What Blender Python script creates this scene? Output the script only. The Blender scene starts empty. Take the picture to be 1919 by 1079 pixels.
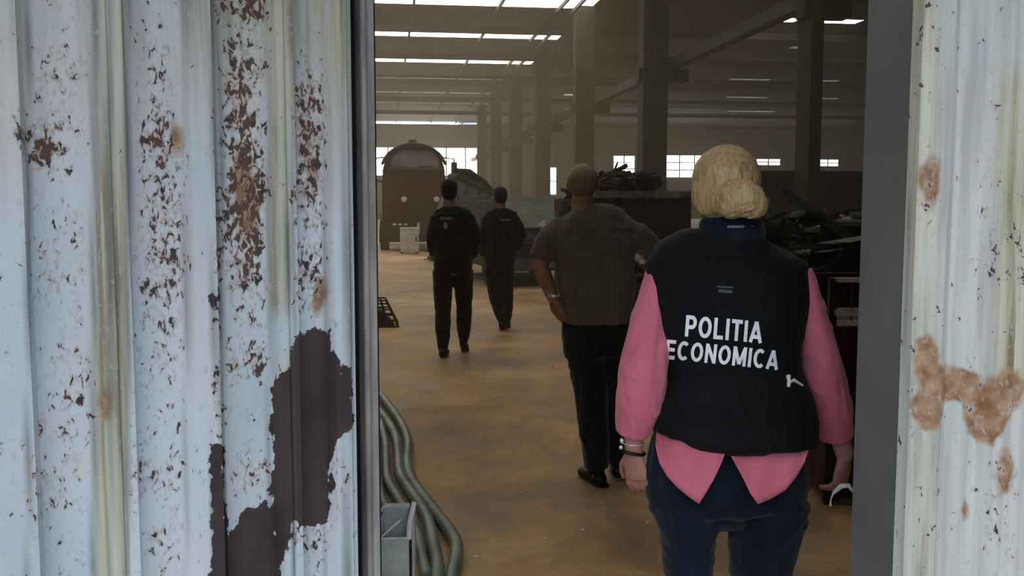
import bpy, bmesh, math, random
from mathutils import Vector, Matrix, noise
from mathutils.bvhtree import BVHTree
random.seed(7)
PI = math.pi
sc = bpy.context.scene
COL = sc.collection

# ------------------------------------------------------------------ camera
F = 1800.0                       # focal length in pixels of a 1919 px wide frame
CH = 1.56                        # camera height
PITCH = math.radians(5.08)
cam = bpy.data.cameras.new('camera'); camo = bpy.data.objects.new('camera', cam); COL.objects.link(camo)
cam.sensor_width = 36.0; cam.lens = 36.0 * F / 1919.0
cam.clip_start = 0.05; cam.clip_end = 400
camo.location = (0, 0, CH); camo.rotation_euler = (PI/2 - PITCH, 0, 0)
sc.camera = camo
sc.view_settings.view_transform = 'Standard'; sc.view_settings.look = 'None'
sc.view_settings.gamma = 1.0; sc.view_settings.use_curve_mapping = False
sc.view_settings.exposure = 0.0
sc.cycles.use_denoising = True
sc.cycles.max_bounces = 8; sc.cycles.diffuse_bounces = 4; sc.cycles.volume_bounces = 1
sc.cycles.sample_clamp_indirect = 4.0

# ------------------------------------------------------------------ sky (even, pale blue, overcast)
SKY = (0.72, 0.86, 1.0); SKY_STRENGTH = 1.3
w = bpy.data.worlds.new('world'); sc.world = w; w.use_nodes = True
bgn = w.node_tree.nodes['Background']; bgn.inputs[0].default_value = (*SKY, 1); bgn.inputs[1].default_value = SKY_STRENGTH
sun = bpy.data.lights.new('sun', 'SUN'); sun.energy = 1.0; sun.angle = math.radians(50); sun.color = (1.0, 0.97, 0.93)
suno = bpy.data.objects.new('sun', sun); COL.objects.link(suno)
suno.rotation_euler = Vector((0.21, 0.80, -0.56)).to_track_quat('-Z', 'Y').to_euler()   # veiled sun behind the camera, a little from the left
SKYLIGHT = 7.0                   # translucent roof strips lit by the sky
WINDOW = 12.0                     # panes of the end wall lit by the sky
HAZE = 0.0056

# ------------------------------------------------------------------ geometry helpers
fw = Vector((0, math.cos(PITCH), -math.sin(PITCH))); upv = Vector((0, math.sin(PITCH), math.cos(PITCH)))
def P(px, py, D):
    """point at distance D (world Y) seen at pixel px,py of the 1919x1079 photograph"""
    d = fw + Vector((1, 0, 0)) * ((px - 959.5) / F) - upv * ((py - 539.5) / F)
    return Vector((0, 0, CH)) + d * (D / d.y)
def G(px, py, z=0.0):
    """point at height z seen at pixel px,py"""
    d = fw + Vector((1, 0, 0)) * ((px - 959.5) / F) - upv * ((py - 539.5) / F)
    return Vector((0, 0, CH)) + d * ((z - CH) / d.z)
def proj(p):
    q = p - Vector((0, 0, CH)); dz = q.dot(fw)
    return 959.5 + F * q.x / dz, 539.5 - F * q.dot(upv) / dz
TH = math.radians(7.6)           # the hall runs a little to the left of the view
AX = Vector((-math.sin(TH), math.cos(TH), 0)); CR = Vector((math.cos(TH), math.sin(TH), 0))
def H(u, v, z=0.0): return CR * u + AX * v + Vector((0, 0, z))

def link(name, me, mat=None, parent=None):
    o = bpy.data.objects.new(name, me); COL.objects.link(o)
    if mat:
        me.materials.clear(); me.materials.append(mat)
    if parent: o.parent = parent; o.matrix_parent_inverse = Matrix.Identity(4)
    return o
def tag(o, label=None, cat=None, group=None, kind=None):
    if label: o['label'] = label
    if cat: o['category'] = cat
    if group: o['group'] = group
    if kind: o['kind'] = kind
    return o
def empty(name, loc=(0, 0, 0), rz=0.0):
    o = bpy.data.objects.new(name, None); COL.objects.link(o); o.location = loc; o.rotation_euler = (0, 0, rz)
    o.empty_display_size = 0.1
    return o
def box(bm, lo, hi, M=None):
    r = bmesh.ops.create_cube(bm, size=1.0)
    c = [(a + b) / 2 for a, b in zip(lo, hi)]; s = [abs(b - a) for a, b in zip(lo, hi)]
    T = Matrix.Translation(c) @ Matrix.Diagonal((*s, 1))
    if M is not None: T = M @ T
    bmesh.ops.transform(bm, matrix=T, verts=r['verts'])
    return r['verts']
def quadbox(bm, pts, h):          # prism over a polygon in plan, z0..z1
    z0, z1 = h
    a = [bm.verts.new((p[0], p[1], z0)) for p in pts]; b = [bm.verts.new((p[0], p[1], z1)) for p in pts]
    n = len(pts)
    bm.faces.new(a[::-1]); bm.faces.new(b)
    for i in range(n): bm.faces.new((a[i], a[(i+1) % n], b[(i+1) % n], b[i]))
def prism(bm, prof, y0, y1, M=None):   # profile (x,z) extruded along y
    a = [Vector((p[0], y0, p[1])) for p in prof]; b = [Vector((p[0], y1, p[1])) for p in prof]
    if M is not None: a = [M @ q for q in a]; b = [M @ q for q in b]
    a = [bm.verts.new(q) for q in a]; b = [bm.verts.new(q) for q in b]; n = len(prof)
    bm.faces.new(a); bm.faces.new(b[::-1])
    for i in range(n): bm.faces.new((a[(i+1) % n], a[i], b[i], b[(i+1) % n]))
def done(name, bm, mat, parent=None, bevel=0.0, smooth=False, seg=2):
    if bevel > 0:
        bmesh.ops.bevel(bm, geom=list(bm.edges), offset=bevel, segments=seg, affect='EDGES', clamp_overlap=True)
    bmesh.ops.recalc_face_normals(bm, faces=list(bm.faces))
    if smooth:
        for f in bm.faces: f.smooth = True
    me = bpy.data.meshes.new(name); bm.to_mesh(me); bm.free()
    return link(name, me, mat, parent)
def abox(name, lo, hi, mat, parent=None, bevel=0.0, M=None, kind=None):
    bm = bmesh.new(); box(bm, lo, hi, M); o = done(name, bm, mat, parent, bevel)
    if kind: o['kind'] = kind
    return o
def loft(bm, pts, radii, seg=14, ref=(1, 0, 0), cap=1.0, power=2.0):
    """closed tube through pts; radii are r or (ra along ref, rb across); rounded ends"""
    pts = [Vector(p) for p in pts]; rr = [(r, r) if not isinstance(r, (tuple, list)) else r for r in radii]
    ref = Vector(ref); rings = []
    n = len(pts)
    def frame(i):
        t = (pts[min(i+1, n-1)] - pts[max(i-1, 0)]).normalized()
        rf = ref if abs(ref.normalized().dot(t)) < 0.97 else Vector((0, 1, 0))
        u = (rf - t * rf.dot(t)).normalized(); return t, u, t.cross(u)
    def ring(c, t, u, w_, ra, rb):
        vs = []
        for k in range(seg):
            a = 2 * PI * k / seg; ca, sa = math.cos(a), math.sin(a)
            e = 2.0 / power
            x = math.copysign(abs(ca) ** e, ca) * ra; y = math.copysign(abs(sa) ** e, sa) * rb
            vs.append(bm.verts.new(c + u * x + w_ * y))
        rings.append(vs)
    for i in range(n):
        t, u, w_ = frame(i); ra, rb = rr[i]
        if i == 0 and cap > 0:
            cr = min(ra, rb) * cap
            for ph in (1.35, 0.95, 0.5): ring(pts[0] - t * cr * math.sin(ph), t, u, w_, ra * math.cos(ph), rb * math.cos(ph))
        ring(pts[i], t, u, w_, ra, rb)
        if i == n - 1 and cap > 0:
            cr = min(ra, rb) * cap
            for ph in (0.5, 0.95, 1.35): ring(pts[i] + t * cr * math.sin(ph), t, u, w_, ra * math.cos(ph), rb * math.cos(ph))
    for a, b in zip(rings, rings[1:]):
        for k in range(seg): bm.faces.new((a[k], a[(k+1) % seg], b[(k+1) % seg], b[k]))
    bm.faces.new(rings[0][::-1]); bm.faces.new(rings[-1])
def ellipsoid(bm, c, r, M=None, seg=18):
    q = bmesh.ops.create_uvsphere(bm, u_segments=seg, v_segments=seg // 2 + 2, radius=1.0)
    T = Matrix.Translation(c) @ (M if M is not None else Matrix.Identity(4)) @ Matrix.Diagonal((*r, 1))
    bmesh.ops.transform(bm, matrix=T, verts=q['verts'])
def blob(name, bm, mat, parent, voxel=0.006, smooth=4, wr=0.0, wscale=(10, 10, 5), seed=0):
    """merge overlapping closed solids into one continuous skin"""
    bmesh.ops.recalc_face_normals(bm, faces=list(bm.faces))
    me = bpy.data.meshes.new('tmp'); bm.to_mesh(me); bm.free()
    o = bpy.data.objects.new('tmp', me); COL.objects.link(o)
    m = o.modifiers.new('r', 'REMESH'); m.mode = 'VOXEL'; m.voxel_size = voxel; m.use_smooth_shade = True
    s = o.modifiers.new('s', 'SMOOTH'); s.factor = 0.5; s.iterations = smooth
    dg = bpy.context.evaluated_depsgraph_get()
    out = bpy.data.meshes.new_from_object(o.evaluated_get(dg)); out.name = name
    bpy.data.objects.remove(o); bpy.data.meshes.remove(me)
    if wr > 0:
        nrm = [v.normal.copy() for v in out.vertices]
        for v in out.vertices:
            c = v.co.copy(); q = Vector((c.x * wscale[0] + seed, c.y * wscale[1], c.z * wscale[2]))
            q = q + Vector((1, .5, 2)) * noise.noise(q * 0.6) * 0.9
            v.co = c + nrm[v.index] * (abs(noise.noise(q)) * -1.6 + noise.noise(q * 2.3) * 0.45 + 0.25) * wr
    for p in out.polygons: p.use_smooth = True
    return link(name, out, mat, parent)

# ------------------------------------------------------------------ materials
def srgb(r, g, b):
    f = lambda c: (c / 255 / 12.92) if c / 255 <= 0.04045 else ((c / 255 + 0.055) / 1.055) ** 2.4
    return (f(r), f(g), f(b), 1)
def newmat(name):
    m = bpy.data.materials.new(name); m.use_nodes = True; nt = m.node_tree
    return m, nt, nt.nodes['Principled BSDF']
def N(nt, t, **kw):
    n = nt.nodes.new(t)
    for k, v in kw.items():
        if k.startswith('i_'): n.inputs[int(k[2:])].default_value = v
        else: setattr(n, k, v)
    return n
def noisetex(nt, scale, detail=4.0, rough=0.55, mapscale=(1, 1, 1), coord='Object', dist=0.0):
    tc = N(nt, 'ShaderNodeTexCoord'); mp = N(nt, 'ShaderNodeMapping'); mp.inputs['Scale'].default_value = mapscale
    nt.links.new(tc.outputs[coord], mp.inputs[0])
    n = N(nt, 'ShaderNodeTexNoise'); n.inputs['Scale'].default_value = scale; n.inputs['Detail'].default_value = detail
    n.inputs['Roughness'].default_value = rough; n.inputs['Distortion'].default_value = dist
    nt.links.new(mp.outputs[0], n.inputs['Vector']); return n
def ramp(nt, src, stops, interp='LINEAR'):
    r = N(nt, 'ShaderNodeValToRGB'); r.color_ramp.interpolation = interp
    el = r.color_ramp.elements
    while len(el) > 1: el.remove(el[-1])
    el[0].position = stops[0][0]; el[0].color = stops[0][1]
    for p, c in stops[1:]:
        e = el.new(p); e.color = c
    nt.links.new(src, r.inputs[0]); return r
def mix(nt, fac, a, b):
    m = N(nt, 'ShaderNodeMix', data_type='RGBA')
    for s, v in ((m.inputs[0], fac), (m.inputs[6], a), (m.inputs[7], b)):
        if hasattr(v, 'is_output'): nt.links.new(v, s)
        else: s.default_value = v
    return m.outputs[2]
def mathn(nt, op, a, b=0.0, clamp=False):
    m = N(nt, 'ShaderNodeMath', operation=op); m.use_clamp = clamp
    for s, v in ((m.inputs[0], a), (m.inputs[1], b)):
        if hasattr(v, 'is_output'): nt.links.new(v, s)
        else: s.default_value = v
    return m.outputs[0]
def bump(nt, bs, h, strength=0.3, dist=0.01):
    b = N(nt, 'ShaderNodeBump'); b.inputs['Strength'].default_value = strength; b.inputs['Distance'].default_value = dist
    nt.links.new(h, b.inputs['Height']); nt.links.new(b.outputs[0], bs.inputs['Normal'])
def plain(name, c1, c2=None, scale=6.0, rough=0.7, metal=0.0, bs=0.2, mapscale=(1, 1, 1), bd=0.005, sheen=0.0):
    m, nt, b = newmat(name)
    c2 = c2 or tuple(x * 0.7 for x in c1[:3]) + (1,)
    n = noisetex(nt, scale, mapscale=mapscale)
    r = ramp(nt, n.outputs[0], [(0.35, c2), (0.65, c1)]); nt.links.new(r.outputs[0], b.inputs['Base Color'])
    b.inputs['Roughness'].default_value = rough; b.inputs['Metallic'].default_value = metal
    b.inputs['Specular IOR Level'].default_value = 0.3
    if sheen: b.inputs['Sheen Weight'].default_value = sheen
    if bs: bump(nt, b, n.outputs[0], bs, bd)
    return m
def fabric(name, c1, c2, weave=450.0, rough=0.9, sheen=0.2):
    m, nt, b = newmat(name)
    n = noisetex(nt, 7.0, 5.0); f = noisetex(nt, weave, 2.0)
    r = ramp(nt, n.outputs[0], [(0.3, c2), (0.7, c1)]); nt.links.new(r.outputs[0], b.inputs['Base Color'])
    b.inputs['Roughness'].default_value = rough; b.inputs['Specular IOR Level'].default_value = 0.15
    b.inputs['Sheen Weight'].default_value = sheen
    bump(nt, b, f.outputs[0], 0.25, 0.001); return m
def emitter(name, col, strength, dirt=0.35, scale=3.0, mapscale=(1, 1, 1)):
    m, nt, b = newmat(name)
    n = noisetex(nt, scale, 3.0, mapscale=mapscale)
    r = ramp(nt, n.outputs[0], [(0.32, tuple(c * (1 - dirt) for c in col[:3]) + (1,)), (0.6, col)])
    b.inputs['Base Color'].default_value = (0.5, 0.5, 0.45, 1)
    nt.links.new(r.outputs[0], b.inputs['Emission Color']); b.inputs['Emission Strength'].default_value = strength
    return m

M = {}
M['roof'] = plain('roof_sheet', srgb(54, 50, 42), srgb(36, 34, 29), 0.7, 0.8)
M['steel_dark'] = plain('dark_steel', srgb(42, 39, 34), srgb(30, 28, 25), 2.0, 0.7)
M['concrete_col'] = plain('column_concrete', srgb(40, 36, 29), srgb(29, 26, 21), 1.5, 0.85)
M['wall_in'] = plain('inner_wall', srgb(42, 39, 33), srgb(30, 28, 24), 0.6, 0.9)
M['added_canopy'] = plain('added_canopy_sheet', srgb(120, 124, 124), srgb(90, 92, 90), 2.0, 0.7)
M['black_paint'] = plain('black_gap', srgb(30, 30, 32), srgb(20, 20, 22), 8.0, 0.7)
M['bar'] = plain('bar_grey', srgb(178, 168, 166), srgb(140, 130, 128), 9.0, 0.6, mapscale=(4, 4, .6))
M['jamb'] = plain('jamb_grey_paint', srgb(116, 116, 110), srgb(102, 104, 100), 3.0, 0.55, bs=0.05)
M['skylight'] = emitter('skylight_sheet', (1.0, 0.92, 0.78, 1), SKYLIGHT, 0.3, 1.2)
M['skylight_dirty'] = emitter('skylight_sheet_dirty', (0.9, 0.92, 0.85, 1), 0.22, 0.7, 1.2)
M['skylight_mid'] = emitter('skylight_sheet_mid', (0.95, 0.93, 0.85, 1), 0.8, 0.7, 1.6)
M['pane'] = emitter('window_pane', (1.0, 0.98, 0.9, 1), WINDOW, 0.35, 1.6)
M['maroon'] = plain('maroon_paint', srgb(66, 30, 34), srgb(50, 24, 27), 2.0, 0.6)
M['truck_dark'] = plain('truck_dark', srgb(44, 46, 42), srgb(30, 30, 30), 3.0, 0.7)
M['glass_grey'] = plain('dusty_glass', srgb(128, 128, 140), srgb(100, 100, 112), 2.0, 0.35, bs=0)
M['lamp'] = plain('headlamp_glass', srgb(225, 220, 200), srgb(200, 195, 175), 5.0, 0.2, bs=0)
M['tyre'] = plain('rubber', srgb(28, 28, 28), srgb(20, 20, 20), 8.0, 0.9)
M['white_box'] = plain('white_enamel', srgb(225, 230, 226), srgb(195, 200, 196), 3.0, 0.5)
M['olive'] = plain('olive_dust', srgb(70, 72, 56), srgb(50, 52, 42), 3.0, 0.9)
M['cab_grey'] = plain('cab_grey', srgb(86, 88, 92), srgb(66, 68, 72), 4.0, 0.7)
M['van'] = plain('van_dark', srgb(52, 56, 54), srgb(34, 38, 36), 3.0, 0.6)
M['van_glass'] = plain('van_dusty_glass', srgb(112, 118, 104), srgb(84, 90, 78), 3.0, 0.5, bs=0)
M['rust'] = plain('dark_rust', srgb(62, 48, 38), srgb(36, 30, 26), 4.0, 0.9, bs=0.5, bd=0.02)
M['scrap'] = plain('scrap_metal', srgb(58, 56, 50), srgb(26, 26, 24), 5.0, 0.65, metal=0.3)
M['scrap_light'] = plain('scrap_edge', srgb(150, 152, 142), srgb(84, 86, 80), 6.0, 0.45, metal=0.2)
M['red_dark'] = plain('dark_red_paint', srgb(66, 22, 28), srgb(40, 14, 18), 4.0, 0.6)
M['rack'] = plain('rack_steel', srgb(205, 196, 190), srgb(150, 140, 138), 8.0, 0.5)
M['pipe'] = plain('pipe_green', srgb(128, 146, 134), srgb(84, 102, 90), 5.0, 0.35, bs=0.05)
M['post'] = plain('post_grey', srgb(196, 204, 200), srgb(160, 166, 162), 7.0, 0.6)
M['cut'] = plain('cut_edge', srgb(235, 232, 235), srgb(200, 198, 200), 20.0, 0.4)
M['skin_f'] = plain('skin_light', srgb(178, 130, 120), srgb(160, 112, 102), 14.0, 0.55, bs=0.1, bd=0.001)
M['skin_m'] = plain('skin_tan', srgb(168, 124, 100), srgb(142, 102, 82), 14.0, 0.55, bs=0.1, bd=0.001)
def hairmat(name, a, b_, sc_=(60, 60, 8)):
    m, nt, b = newmat(name); n = noisetex(nt, 2.0, 5.0, mapscale=sc_, dist=0.6)
    r = ramp(nt, n.outputs[0], [(0.3, b_), (0.7, a)]); nt.links.new(r.outputs[0], b.inputs['Base Color'])
    b.inputs['Roughness'].default_value = 0.5; bump(nt, b, n.outputs[0], 0.6, 0.004); return m
M['hair_blonde'] = hairmat('hair_blonde', srgb(206, 178, 134), srgb(150, 118, 76))
M['hair_grey'] = hairmat('hair_grey', srgb(150, 132, 104), srgb(112, 96, 72))
M['pink'] = fabric('pink_cotton', srgb(216, 118, 138), srgb(198, 102, 122))
M['vest'] = fabric('black_softshell', srgb(19, 21, 24), srgb(12, 14, 17), 300, 0.8, 0.03)
M['collar'] = fabric('navy_fleece', srgb(26, 32, 44), srgb(18, 23, 33), 300, 0.9, 0.1)
M['letters'] = plain('white_print', srgb(250, 250, 255), srgb(235, 235, 242), 30, 0.5, bs=0)
M['jeans'] = fabric('navy_denim', srgb(20, 34, 52), srgb(11, 19, 32), 500, 0.9, 0.1)
M['tee'] = fabric('grey_tshirt', srgb(118, 104, 88), srgb(98, 88, 74), 400)
M['trousers'] = fabric('dark_trousers', srgb(38, 42, 38), srgb(26, 28, 26), 400)
M['uniform'] = fabric('black_uniform', srgb(27, 28, 31), srgb(18, 19, 21), 300)
M['uniform_cap'] = fabric('black_cap', srgb(60, 62, 64), srgb(34, 36, 38), 300)
M['grey_print'] = plain('grey_print', srgb(150, 152, 160), srgb(110, 112, 120), 60, 0.5, bs=0)
M['shoe'] = plain('black_leather', srgb(30, 26, 22), srgb(18, 16, 15), 20, 0.5)
M['sole'] = plain('pale_sole', srgb(130, 124, 116), srgb(100, 96, 90), 20, 0.7)
M['strap'] = plain('dark_strap', srgb(34, 20, 24), srgb(24, 14, 16), 20, 0.5)
M['silver'] = plain('bright_metal', srgb(240, 236, 225), srgb(220, 215, 205), 20, 0.25, metal=0.5, bs=0)
M['paper'] = plain('white_paper', srgb(235, 230, 225), srgb(215, 210, 205), 20, 0.7, bs=0)
M['eye'] = plain('eye_white', srgb(225, 222, 218), srgb(210, 208, 204), 20, 0.3, bs=0)

def painted_sheet(name):
    """old paint: attribute wear drives chips down to rust, stain drives cream/tan discolouring, bare = solid brown primer"""
    m, nt, b = newmat(name)
    at = lambda a: N(nt, 'ShaderNodeAttribute', attribute_name=a)
    wear = at('wear').outputs['Fac']; stain = at('stain').outputs['Fac']; tan = at('tan').outputs['Fac']; bare = at('bare').outputs['Fac']; fold_shade = at('fold_shade').outputs['Fac']
    base = ramp(nt, noisetex(nt, 5.0, 3.0, mapscale=(1, 1, .35)).outputs[0], [(0.35, srgb(196, 208, 214)), (0.68, srgb(218, 222, 228))]).outputs[0]
    lav = noisetex(nt, 3.1, 2.0, mapscale=(1, 1, .8))
    base = mix(nt, ramp(nt, lav.outputs[0], [(0.45, (0, 0, 0, 1)), (0.7, (.5, .5, .5, 1))]).outputs[0], base, srgb(222, 208, 212))
    drip = noisetex(nt, 10.0, 4.0, mapscale=(3.5, 3.5, .18))
    cream = ramp(nt, drip.outputs[0], [(0.36, srgb(132, 120, 92)), (0.5, srgb(188, 182, 156)), (0.64, srgb(212, 206, 190))]).outputs[0]
    base = mix(nt, stain, base, cream)
    tn = noisetex(nt, 22.0, 5.0, mapscale=(1, 1, .6))
    tfac = ramp(nt, mathn(nt, 'ADD', mathn(nt, 'MULTIPLY', tn.outputs[0], 1.3), mathn(nt, 'SUBTRACT', tan, 0.9)), [(0.2, (0, 0, 0, 1)), (0.5, (1, 1, 1, 1))]).outputs[0]
    tcol = ramp(nt, noisetex(nt, 30.0, 4.0).outputs[0], [(0.35, srgb(140, 98, 66)), (0.65, srgb(182, 150, 122))]).outputs[0]
    base = mix(nt, tfac, base, tcol)
    base = mix(nt, mathn(nt, 'MULTIPLY', fold_shade, ramp(nt, noisetex(nt, 8.0, 3.0, mapscale=(1, 1, .3)).outputs[0], [(.3, (.55, .55, .55, 1)), (.6, (1, 1, 1, 1))]).outputs[0]), base, srgb(112, 118, 118))  # greys the folds: their shade is painted into the sheet colour
    # chips
    c1 = noisetex(nt, 84.0, 3.0, 0.6, mapscale=(1, 1, 0.62), dist=0.7)
    c2 = noisetex(nt, 30.0, 2.0, 0.5)
    s = mathn(nt, 'ADD', mathn(nt, 'MULTIPLY', c1.outputs[0], 0.74), mathn(nt, 'MULTIPLY', c2.outputs[0], 0.26))
    s = mathn(nt, 'ADD', s, mathn(nt, 'MULTIPLY', wear, 0.16))
    halo = ramp(nt, s, [(0.57, (0, 0, 0, 1)), (0.66, (.7, .7, .7, 1))]).outputs[0]
    base = mix(nt, halo, base, mix(nt, wear, srgb(196, 190, 190), srgb(172, 140, 122)))
    chip = ramp(nt, s, [(0.665, (0, 0, 0, 1)), (0.69, (1, 1, 1, 1))]).outputs[0]
    ccol = ramp(nt, noisetex(nt, 45.0, 3.0).outputs[0], [(0.42, srgb(58, 56, 60)), (0.62, srgb(92, 74, 66))]).outputs[0]
    rc = N(nt, 'ShaderNodeMapRange'); rc.inputs[1].default_value = 0.85; rc.inputs[2].default_value = 1.35
    nt.links.new(wear, rc.inputs[0])
    ccol = mix(nt, rc.outputs[0], ccol, srgb(112, 74, 54))
    base = mix(nt, chip, base, ccol)
    # bare primer
    e = noisetex(nt, 30.0, 6.0, 0.65, mapscale=(1, 1, .8))
    bf = ramp(nt, mathn(nt, 'ADD', bare, mathn(nt, 'MULTIPLY', mathn(nt, 'SUBTRACT', e.outputs[0], 0.5), 1.3)), [(0.49, (0, 0, 0, 1)), (0.53, (1, 1, 1, 1))]).outputs[0]
    pc = ramp(nt, noisetex(nt, 6.0, 3.0).outputs[0], [(0.3, srgb(62, 50, 52)), (0.7, srgb(76, 64, 62))]).outputs[0]
    base = mix(nt, bf, base, pc)
    nt.links.new(base, b.inputs['Base Color']); b.inputs['Roughness'].default_value = 0.62; b.inputs['Specular IOR Level'].default_value = 0.3
    h = mathn(nt, 'SUBTRACT', 1.0, mathn(nt, 'MAXIMUM', chip, bf)); bump(nt, b, h, 0.4, 0.0015)
    return m
M['sheet'] = painted_sheet('old_painted_sheet')

def floor_mat():
    m, nt, b = newmat('dusty_floor')
    big = noisetex(nt, 0.45, 5.0, 0.6); mid = noisetex(nt, 2.2, 7.0, 0.65, mapscale=(1.2, .8, 1), dist=.8); fine = noisetex(nt, 30, 5.0, 0.7)
    c = ramp(nt, big.outputs[0], [(0.3, srgb(134, 114, 86)), (0.43, srgb(172, 146, 110)), (0.54, srgb(200, 162, 110)), (0.64, srgb(210, 190, 160))]).outputs[0]
    c2 = ramp(nt, mid.outputs[0], [(0.36, (.5, .47, .43, 1)), (0.62, (1.1, 1.08, 1.05, 1))]).outputs[0]
    mm = N(nt, 'ShaderNodeMix', data_type='RGBA', blend_type='MULTIPLY'); mm.inputs[0].default_value = 0.75
    nt.links.new(c, mm.inputs[6]); nt.links.new(c2, mm.inputs[7])
    sp = ramp(nt, fine.outputs[0], [(0.3, (.78, .78, .78, 1)), (0.6, (1, 1, 1, 1))]).outputs[0]
    m2 = N(nt, 'ShaderNodeMix', data_type='RGBA', blend_type='MULTIPLY'); m2.inputs[0].default_value = 0.8
    nt.links.new(mm.outputs[2], m2.inputs[6]); nt.links.new(sp, m2.inputs[7])
    nt.links.new(m2.outputs[2], b.inputs['Base Color'])
    rr = ramp(nt, mid.outputs[0], [(0.35, (.45, .45, .45, 1)), (0.65, (.75, .75, .75, 1))]); nt.links.new(rr.outputs[0], b.inputs['Roughness'])
    bump(nt, b, mathn(nt, 'ADD', mathn(nt, 'MULTIPLY', fine.outputs[0], 0.15), mid.outputs[0]), 0.25, 0.02)
    return m
M['floor'] = floor_mat()
M['yard'] = plain('yard_concrete', srgb(150, 150, 146), srgb(120, 120, 116), 1.5, 0.9)

# ------------------------------------------------------------------ hall shell
ZR = 9.0; U0, U1, UC, VE = -12.0, 50.0, 8.0, 90.0
V0 = H(0, 0).y  # 0
def wall_v(p):  # v coordinate of a point
    return p.dot(AX)
VF = Vector((0.81, 1.95, 0)).dot(AX)      # outer face of the front wall
UL = Vector((-1.1, 1.70, 0)).dot(CR); UR = Vector((0.806, 1.95, 0)).dot(CR)
def hbox(name, u0, u1, v0, v1, z0, z1, mat, kind='structure', parent=None):
    bm = bmesh.new(); quadbox(bm, [H(u0, v0), H(u1, v0), H(u1, v1), H(u0, v1)], (z0, z1))
    o = done(name, bm, mat, parent)
    if kind: o['kind'] = kind
    return o
hbox('floor', U0 - 1, U1 + 1, VF, VE + 2, -0.2, 0.0, M['floor'])
hbox('ground_outside', U0 - 20, U1 + 20, VF - 40, VF - 0.002, -0.2, -0.01, M['yard'])
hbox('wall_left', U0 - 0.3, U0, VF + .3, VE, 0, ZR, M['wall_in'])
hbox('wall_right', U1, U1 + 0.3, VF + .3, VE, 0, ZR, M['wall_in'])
# ceiling: opaque sheets with translucent strips between them
ceil = empty('ceiling'); ceil['kind'] = 'structure'
strips = [(5.5, 0.5, 1), (12.5, 0.7, 1), (20.3, 0.8, 1), (28.0, 1.0, 1), (34.3, 2.9, 1), (43.1, 1.2, 1), (50.7, 1.6, 1), (58.7, 0.6, 0), (66.1, 0.7, 0), (73, 0.8, 0), (81, .8, 0)]
v = VF
for a, l, br in strips + [(VE + .6, 0, 0)]:
    hbox('roof_sheet', U0, UC, v, a, ZR, ZR + .12, M['roof'], None, ceil)
    if l: hbox('skylight_strip', U0, UC, a, a + l, ZR + .02, ZR + .08, M['skylight' if br else 'skylight_dirty'], None, ceil)
    v = a + l
hbox('roof_sheet', UC, U1, VF, 37.9, ZR, ZR + .12, M['roof'], None, ceil)
for (a, b_, k) in ((UC, 14.9, 'roof'), (14.9, 16.9, 'skylight'), (16.9, 18.0, 'roof'), (18.0, 19.6, 'skylight'), (19.6, U1, 'roof')):
    hbox('skylight_patch' if k == 'skylight' else 'roof_sheet', a, b_, 37.9, 38.7, ZR, ZR + .1, M[k], None, ceil)
prev = 38.7
for (va, vb, segs) in ((44.6, 45.2, ((15.2, 16.4, 1), (19.5, 20.6, 0))), (56.5, 57.1, ((20.9, 23.4, 0), (26.4, 27.8, 0))), (66, 66.7, ((12.5, 13.2, 1), (24.2, 27.2, 0), (31, 32.5, 0))), (76, 76.8, ((14.5, 15.1, 0), (28, 32, 0)))):
    hbox('roof_sheet', UC, U1, prev, va, ZR, ZR + .12, M['roof'], None, ceil); u = UC
    for (ua, ub, br) in segs:
        hbox('roof_sheet', u, ua, va, vb, ZR, ZR + .12, M['roof'], None, ceil); hbox('skylight_patch', ua, ub, va, vb, ZR, ZR + .1, M['skylight_dirty' if not br else 'skylight_mid'], None, ceil); u = ub
    hbox('roof_sheet', u, U1, va, vb, ZR, ZR + .12, M['roof'], None, ceil); prev = vb
hbox('roof_sheet', UC, U1, prev, VE + .6, ZR, ZR + .12, M['roof'], None, ceil)
# purlins along the hall, cross girders, crane girder and columns
for u in (-7.6, -2.9, 1.2, 4.4, 6.7, 7.3):
    o = hbox('roof_purlin', u - .04, u + .04, VF + .4, VE, ZR - .2, ZR - .06, M['steel_dark'])
for v in (17, 26.3, 38.2, 45.5, 55.1, 64.7, 74.3):
    g = empty('cross_girder'); g['kind'] = 'structure'
    hbox('chord', U0 + .02, U1 - .02, v + 1.2, v + 1.4, ZR - .62, ZR - .34, M['steel_dark'], None, g)
    hbox('chord', U0 + .02, U1 - .02, v + 1.2, v + 1.4, ZR - 1.5, ZR - 1.38, M['steel_dark'], None, g)
hbox('crane_girder', UC + .1, UC + .4, 12, VE, 5.35, 5.6, M['steel_dark'])
hbox('crane_rail', UC + .2, UC + .27, 12, VE, 5.6, 5.68, M['steel_dark'])
# columns along the middle row
for i, D in enumerate((18.4, 28.0, 37.6, 47.2, 56.8, 66.4, 76.0)):
    v = D * math.cos(TH) + (-math.sin(TH)) * ((UC - D * math.sin(TH)) / math.cos(TH))
    v = (D - UC * math.sin(TH)) / math.cos(TH)
    c = empty('hall_column'); c['kind'] = 'structure'
    wd = .12 if i == 0 else .36
    UCs = UC if i == 0 else UC - .3
    hbox('shaft', UCs - wd, UCs + wd, v - .3, v + .3, .25, ZR, M['concrete_col'], None, c)
    hbox('footing', UCs - wd - .12, UCs + wd + .12, v - .42, v + .42, 0, .25, M['concrete_col'], None, c)
    hbox('bracket', UCs - wd - .1, UC + .7, v - .2, v + .2, 5.0, 5.35, M['concrete_col'], None, c)

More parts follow.
